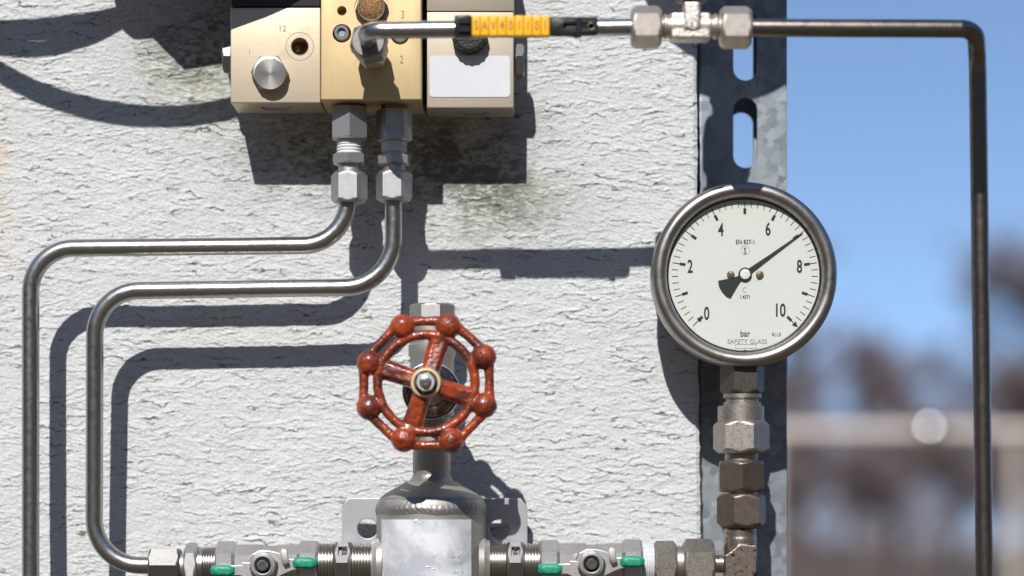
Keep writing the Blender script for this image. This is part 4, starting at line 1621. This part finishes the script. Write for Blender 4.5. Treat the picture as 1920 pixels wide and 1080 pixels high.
    obj('knob', b, mat('gritty_black', (0.012, 0.012, 0.013), 0.0, 0.35, spec=0.3, bump=0.0005, bscale=900), root)
    # plugs on the two ends
    for (x0, sg, y, d_) in ((432, -1, 108, 0.030), (964.5, 1, 115, 0.028)):
        b = bmesh.new()
        q = P(x0, y, dL if sg < 0 else dR)
        k = S(1, d_)
        lathe(b, (q.x, -d_, P(0, y, d_).z), (sg, 0, 0), [(24 * k, -0.001), (24 * k, 0.0010)], 32)
        hexnut(b, (q.x + sg * 0.0008, -d_, P(0, y, d_).z), (sg, 0, 0), 33 * k, 0.0048, rot=24, ch=1.2, both=False)
        obj('side_plug', b, M['cast_dark'], root)
    # dark cap above the left end block
    b = bmesh.new()
    pbox(b, 434, -120, 600, 12, dB, dL + 0.0004, 0.0012, 2)
    obj('dark_cap', b, M['dark_cap'], root)
    # wall plate behind
    b = bmesh.new()
    pbox(b, 470, -100, 940, 150, -0.001, dB + 0.0005, 0.0)
    obj('wall_plate', b, M['dark_cap'], root)
    return root
manifold()

# ---------------------------------------------------------------- fittings under the block
YT = 0.039
def under_fitting(cx, r, label, rots):
    (h1a, h1b, t0, t1, h2a, h2b, n0, n1, u0, u1) = r
    root = thing('compression_fitting', label, 'pipe fitting', P(cx, u1, YT), 'compression fittings under the valve block')
    b = bmesh.new(); vhex(b, cx, h1b, h1a, 33.5, rots[0], ya=YT, ch=0.8, chl=0.08); obj('adapter_hex', b, M['nut_grey'], root)
    b = bmesh.new(); vseg(b, cx, h1a + 2, h1a - 14, 25, ya=YT); obj('inlet_thread', b, M['brownsteel'], root)
    b = bmesh.new()
    n = 5
    zz0, zz1 = P(0, t1, YT).z, P(0, t0, YT).z
    pr = [(S(20, YT), -0.001)]
    for i in range(n):
        h_ = (zz1 - zz0)
        pr += [(S(22.2, YT), h_ * i / n), (S(24.2, YT), h_ * (i + 0.35) / n), (S(24.2, YT), h_ * (i + 0.6) / n), (S(22.4, YT), h_ * (i + 0.98) / n)]
    lathe(b, (P(cx - 0.5, 0, YT).x, -YT, zz0), (0, 0, 1), pr, 40)
    obj('taped_thread', b, M['ptfe'], root, 60)
    b = bmesh.new(); vseg(b, cx, h2a + 2, t1 - 2, 21, ya=YT); obj('shank', b, M['nut'], root)
    b = bmesh.new(); vhex(b, cx - 0.5, h2b, h2a, 29.5, rots[1], ya=YT, ch=0.8, chl=0.08); obj('hexagon', b, M['nut'], root)
    b = bmesh.new(); vseg(b, cx - 0.5, n1, n0, 21.5, ya=YT); obj('neck', b, M['nut'], root)
    b = bmesh.new(); vhex(b, cx - 0.5, u1, u0, 34.3, rots[2], ya=YT, ch=1.2, chl=0.2); obj('union_nut', b, M['nut_grey'], root)
    return root
under_fitting(655.5, (201, 263, 262, 290, 289, 309, 308, 327, 323, 381), 'left compression fitting under the block, feeding the outer bent tube', (34, 28, -2))
under_fitting(739.5, (206, 266, 265, 286, 291, 310, 308, 327, 322, 378), 'right compression fitting under the block, feeding the inner bent tube', (5, 24, -5))

# ---------------------------------------------------------------- bent tubes
b = bmesh.new()
RT = S(16.2, YT)
sweep(b, fillet([P(652, 360, YT), P(651, 459.5, YT), P(57.5, 466, YT), P(57.5, 1300, YT)], [S(84, YT), S(82, YT)], 14), RT, 32)
tag(obj('bent_tube', b, M['tube'], None, 60), 'outer bent stainless tube running down the far left of the wall', 'tube', 'bent stainless tubes on the wall')
b = bmesh.new()
sweep(b, fillet([P(738, 360, YT), P(737, 538, YT), P(178, 546, YT), P(176.5, 1060, YV), P(285, 1060, YV)], [S(92, YT), S(84, YT), S(86, YT)], 14), RT, 32)
tag(obj('bent_tube', b, M['tube'], None, 60), 'inner bent stainless tube curving down into the lower left fitting', 'tube', 'bent stainless tubes on the wall')

# ---------------------------------------------------------------- front line: elbow port, tube, marker, tee, right tube
DT = 0.119
stem = thing('port_fitting', 'steel hex fitting standing out of the centre of the valve block', 'pipe fitting', P(699, 107, 0.056))
c0 = P(684.5, 58, DT)
def oax(bm, y0, y1, rc, rot=0, ch=1.0, cyl=False):
    if cyl:
        lathe(bm, (c0.x, -y0, c0.z), (0, -1, 0), [(rc, 0), (rc, y1 - y0)], 40)
    else:
        hexnut(bm, (c0.x, -y0, c0.z), (0, -1, 0), rc, y1 - y0, rot=rot, ch=ch, chl=0.15)
b = bmesh.new(); oax(b, 0.0560, 0.0640, 0.0068, cyl=True); obj('shank', b, M['brownsteel'], stem)
b = bmesh.new(); oax(b, 0.0610, 0.0740, 0.0090, 10); obj('hexagon', b, M['nut'], stem)
b = bmesh.new(); oax(b, 0.0735, 0.0790, 0.0070, cyl=True); obj('neck', b, M['nut'], stem)
b = bmesh.new(); oax(b, 0.0780, 0.0960, 0.0100, 16); obj('union_nut', b, M['cast_dark'], stem)

RF = S(16, DT)
b = bmesh.new()
sweep(b, fillet([(c0.x, -0.094, c0.z), P(684.5, 57, DT), P(1190, 51, DT)], 0.0095, 12), RF, 32)
tag(obj('front_tube', b, M['tube'], None, 60), 'short stainless tube bending out of the valve block towards the tee', 'tube')

tee = thing('tee_fitting', 'nickel tee fitting with two union nuts in front of the slotted post', 'pipe fitting', P(1297, 90, DT))
b = bmesh.new(); hexnut(b, P(1183, 51, DT), (1, 0, 0), S(40, DT), S(57, DT), rot=3, ch=1.1, chl=0.2); obj('union_nut', b, M['nickel_clean'], tee)
b = bmesh.new(); hexnut(b, P(1350, 52, DT), (1, 0, 0), S(40, DT), S(58, DT), rot=3, ch=1.1, chl=0.2); obj('union_nut', b, M['nickel_clean'], tee)
b = bmesh.new()
k = S(1, DT)
lathe(b, P(1238, 50, DT), (1, 0, 0), [(20 * k, 0), (20 * k, 6 * k), (24 * k, 7 * k), (24 * k, 11 * k), (20.5 * k, 12 * k), (20.5 * k, 16 * k), (24 * k, 18 * k), (24 * k, 94 * k), (20.5 * k, 96 * k), (20.5 * k, 100 * k), (24 * k, 101 * k), (24 * k, 106 * k), (20 * k, 107 * k), (20 * k, 114 * k)], 48)
for (x0, y0, x1, y1, dd) in ((1257, 28, 1331, 77, 0.0062), (1281, 8, 1311, 60, 0.0070)):
    a, c_ = P(x0, y1, DT), P(x1, y0, DT)
    box(b, (a.x, -DT - dd, a.z), (c_.x, -DT + dd, c_.z), 0.0012, 2)
lathe(b, P(1297, 30, DT), (0, 0, 1), [(17 * k, 0), (17 * k, 26 * k), (12 * k, 30 * k), (12 * k, 44 * k)], 32)
tb = obj('tee_body', remesh(b, 0.0004, 2, 0.00010, 900), M['nickel_clean'], tee)
b = bmesh.new()
q = P(1297.5, 44, DT + 0.0073)
torus(b, (q.x, -DT - 0.0069, q.z), (0, -1, 0), 10 * k, 1.2 * k, 36, 8)
text_bm(b, 'e', 1297.5, 43, DT + 0.0070, 11, 0.9, thick=0.0003)
obj('forged_mark', b, M['nickel'], tb)
b = bmesh.new()
hexnut(b, P(1297, 4, DT), (0, 0, 1), S(34, DT), S(150, DT), rot=10, ch=1.1, chl=0.2)
obj('branch_nut', b, M['brownsteel'], tee)
b = bmesh.new()
lathe(b, P(1297, -140, DT), (0, 0, 1), [(20 * k, 0), (20 * k, 60 * k)], 32)
hexnut(b, P(1320, -195, DT), (0, 0, 1), S(54, DT), S(90, DT), rot=10, ch=1.1, chl=0.2)
obj('branch_adapter', b, M['brownsteel'], tee)

b = bmesh.new()
DV = 0.098
sweep(b, fillet([P(1395, 52, DT), P(1829, 54, DT), P(1833, 118, DV + 0.004), P(1850, 1400, DV)], [S(34, DT), S(60, DT)], 12), S(16.6, DT), 32)
tag(obj('impulse_tube', b, M['tube_dark'], None, 60), 'long dark steel tube turning down at the right against the sky', 'tube')

def marker():
    root = thing('tube_marker', 'yellow letter sleeves in a black holder clipped on the upper tube', 'tag', P(985, 70, DT))
    d0 = DT + S(14, DT)
    b = bmesh.new()
    pbox(b, 852, 27, 884, 68, d0 - 0.004, d0 + 0.004, 0.0012, 2)
    pbox(b, 860, 34, 882, 44, d0 + 0.0035, d0 + 0.0052, 0.0003, 1)
    pbox(b, 860, 52, 882, 60, d0 + 0.0035, d0 + 0.0052, 0.0003, 1)
    hd = obj('holder_clip', b, M['black'], root)
    b = bmesh.new()
    pbox(b, 878, 31, 1120, 66, d0 - 0.0024, d0 + 0.0012, 0.0008, 2)
    obj('carrier_strip', b, M['black'], root)
    w = (1030.5 - 884.5) / 9
    for i, ch_ in enumerate('SAV401/01'):
        x0 = 884.5 + w * i
        dy = random.uniform(-0.4, 0.4)
        b = bmesh.new()
        pbox(b, x0 + 0.15, 28.5 + dy, x0 + w - 0.15, 67.5 + dy, d0 - 0.0022, d0 + 0.0034, 0.0008, 3)
        sl = obj('letter_sleeve', b, M['yellow'], root, 50)
        b = bmesh.new()
        text_bm(b, ch_, x0 + w / 2, 47.5 + dy, d0 + 0.0034, 19, 0.62, bold=0.02, thick=0.00008)
        obj('letter', b, M['ochre_ink'], sl)
    b = bmesh.new()
    pts = [(1031, 37), (1046, 34), (1060, 38), (1080, 38), (1081, 32), (1088, 32), (1090, 38), (1113, 38), (1121, 44), (1121, 60), (1113, 67), (1092, 67), (1088, 71), (1080, 72), (1072, 69), (1060, 68), (1046, 69), (1031, 67)]
    q = P(1108.5, 50, d0 + 0.002)
    hs = [circ(q.x, q.z, S(6, d0), 20)]
    h2 = [(1057, 46), (1057, 54), (1062, 54), (1062, 50), (1080, 50), (1080, 46)]
    hs.append([(P(x, y, d0 + 0.002).x, P(x, y, d0 + 0.002).z) for x, y in h2])
    ol = [(P(x, y, d0 + 0.002).x, P(x, y, d0 + 0.002).z) for x, y in pts]
    b = poly_plate(ol, hs, -d0 - 0.0013, -d0 - 0.0034, 0.0003)
    obj('end_catch', b, M['black'], root)
    b = bmesh.new()
    pbox(b, 1080, 33, 1090, 70, d0 + 0.0030, d0 + 0.0046, 0.0005, 1)
    obj('catch_rib', b, M['black'], root)
    b = bmesh.new()
    torus(b, (q.x, -d0 - 0.0033, q.z), (0, -1, 0), S(6.2, d0), 0.0003, 28, 8)
    obj('eyelet', b, M['brass'], root)
marker()

# ---------------------------------------------------------------- things above the frame whose shadows fall into it
g2 = C(1374, -34, 0.128)
g2o = dup(gauge_o, (0, 0, 0), 'second round pressure gauge above the tee, mostly outside the picture')
gc = P(1397, 513.5, 0.050)
g2o.location = gauge_o.location + Vector((g2.x - gc.x, -(0.128 - 0.050), g2.z - gc.z))

def cable(pts, d, r, label):
    b = bmesh.new()
    P3 = [C(x, y, dd) for (x, y, dd) in pts]
    # Catmull-Rom
    out = []
    for i in range(len(P3) - 1):
        p0 = P3[max(i - 1, 0)]; p1 = P3[i]; p2 = P3[i + 1]; p3 = P3[min(i + 2, len(P3) - 1)]
        for k in range(8):
            t = k / 8
            out.append(0.5 * ((2 * p1) + (-p0 + p2) * t + (2 * p0 - 5 * p1 + 4 * p2 - p3) * t * t + (-p0 + 3 * p1 - 3 * p2 + p3) * t ** 3))
    out.append(P3[-1])
    sweep(b, out, r, 16)
    tag(obj('cable', b, M['cable'], None, 60), label, 'cable', 'black cables above the valve block')
cable([(-300, 20, .12), (-60, 110, .12), (80, 178, .12), (200, 210, .12), (320, 219, .12), (440, 203, .12), (560, 150, .115), (640, 60, .11), (690, -100, .1)], .12, 0.0049, 'lowest black cable, sagging deeply above the block')
cable([(-300, 95, .1), (-60, 66, .1), (80, 56, .1), (200, 42, .1), (290, 8, .1), (350, -60, .1)], .1, 0.0050, 'upper black cable running level above the block')
cable([(-300, 70, .09), (-60, 86, .09), (60, 96, .09), (150, 78, .09), (230, 40, .09), (320, -20, .09)], .09, 0.0035, 'thin black cable slung below the level one')

def prism(label, name, cat, pts, d0, d1, m):
    """solid whose shadow outline on the wall is pts (for its front face)"""
    ol = []
    for (x, y) in pts:
        q = C(x, y, d1)
        ol.append((q.x, q.z))
    b = poly_plate(ol, [], -d1, -d0, 0.001)
    return tag(obj(name, b, m, None, 30), label, cat)
prism('unseen dark solid added left above the valve block to cast a shadow on the wall', 'wall_shade_caster', 'shadow caster',
      [(226, -60), (226, 55), (236, 66), (252, 78), (288, 77), (346, 134), (440, 118), (560, 60), (560, -60)], 0.050, 0.085, M['dark_cap'])  # unseen solid, shaped and added for its shadow on the wall
# unseen solid added to shade the upper left corner of the left end block
def on_depth(px, py, dsurf, d):
    return P(px, py, dsurf) + Vector((-SX * (d - dsurf), -(d - dsurf), SY * (d - dsurf)))
ol = []
for (x, y) in ((400, 70), (436, 57), (500, 34), (548, 13), (640, -40), (640, -150), (400, -150)):
    q = on_depth(x, y, 0.0445, 0.082)
    ol.append((q.x, q.z))
tag(obj('block_shade_caster', poly_plate(ol, [], -0.082, -0.0470, 0.001), M['dark_cap'], None, 30), 'unseen dark slanted solid added to shade the left end block', 'coil housing')
# unseen plate added to shade the top of the right hand tube
q0 = on_depth(1800, 378, DV, 0.225)
q1 = on_depth(1900, 395, DV, 0.225)
zb = (q0.z + q1.z) / 2
b = bmesh.new()
root = thing('tube_shade_caster', 'unseen galvanised plate added above the picture to shade the right hand tube', 'cable tray', (q0.x, -0.1, zb))
box(b, (P(1812, 0, .225).x, -0.227, zb), (P(1990, 0, .225).x, -0.225, zb + 0.11), 0.0005, 1)
obj('caster_lip', b, M['galv'], root)
b = bmesh.new()
box(b, (P(1812, 0, .225).x, -0.2248, zb + 0.108), (P(1990, 0, .225).x, 0.02, zb + 0.11), 0.0)
obj('caster_base', b, M['galv'], root)
b = bmesh.new()
box(b, (P(1322, 0, 0).x, 0.0, zb + 0.070), (P(1990, 0, 0).x, 0.0178, zb + 0.107), 0.0005, 1)
obj('support_arm', b, M['galv'], root)
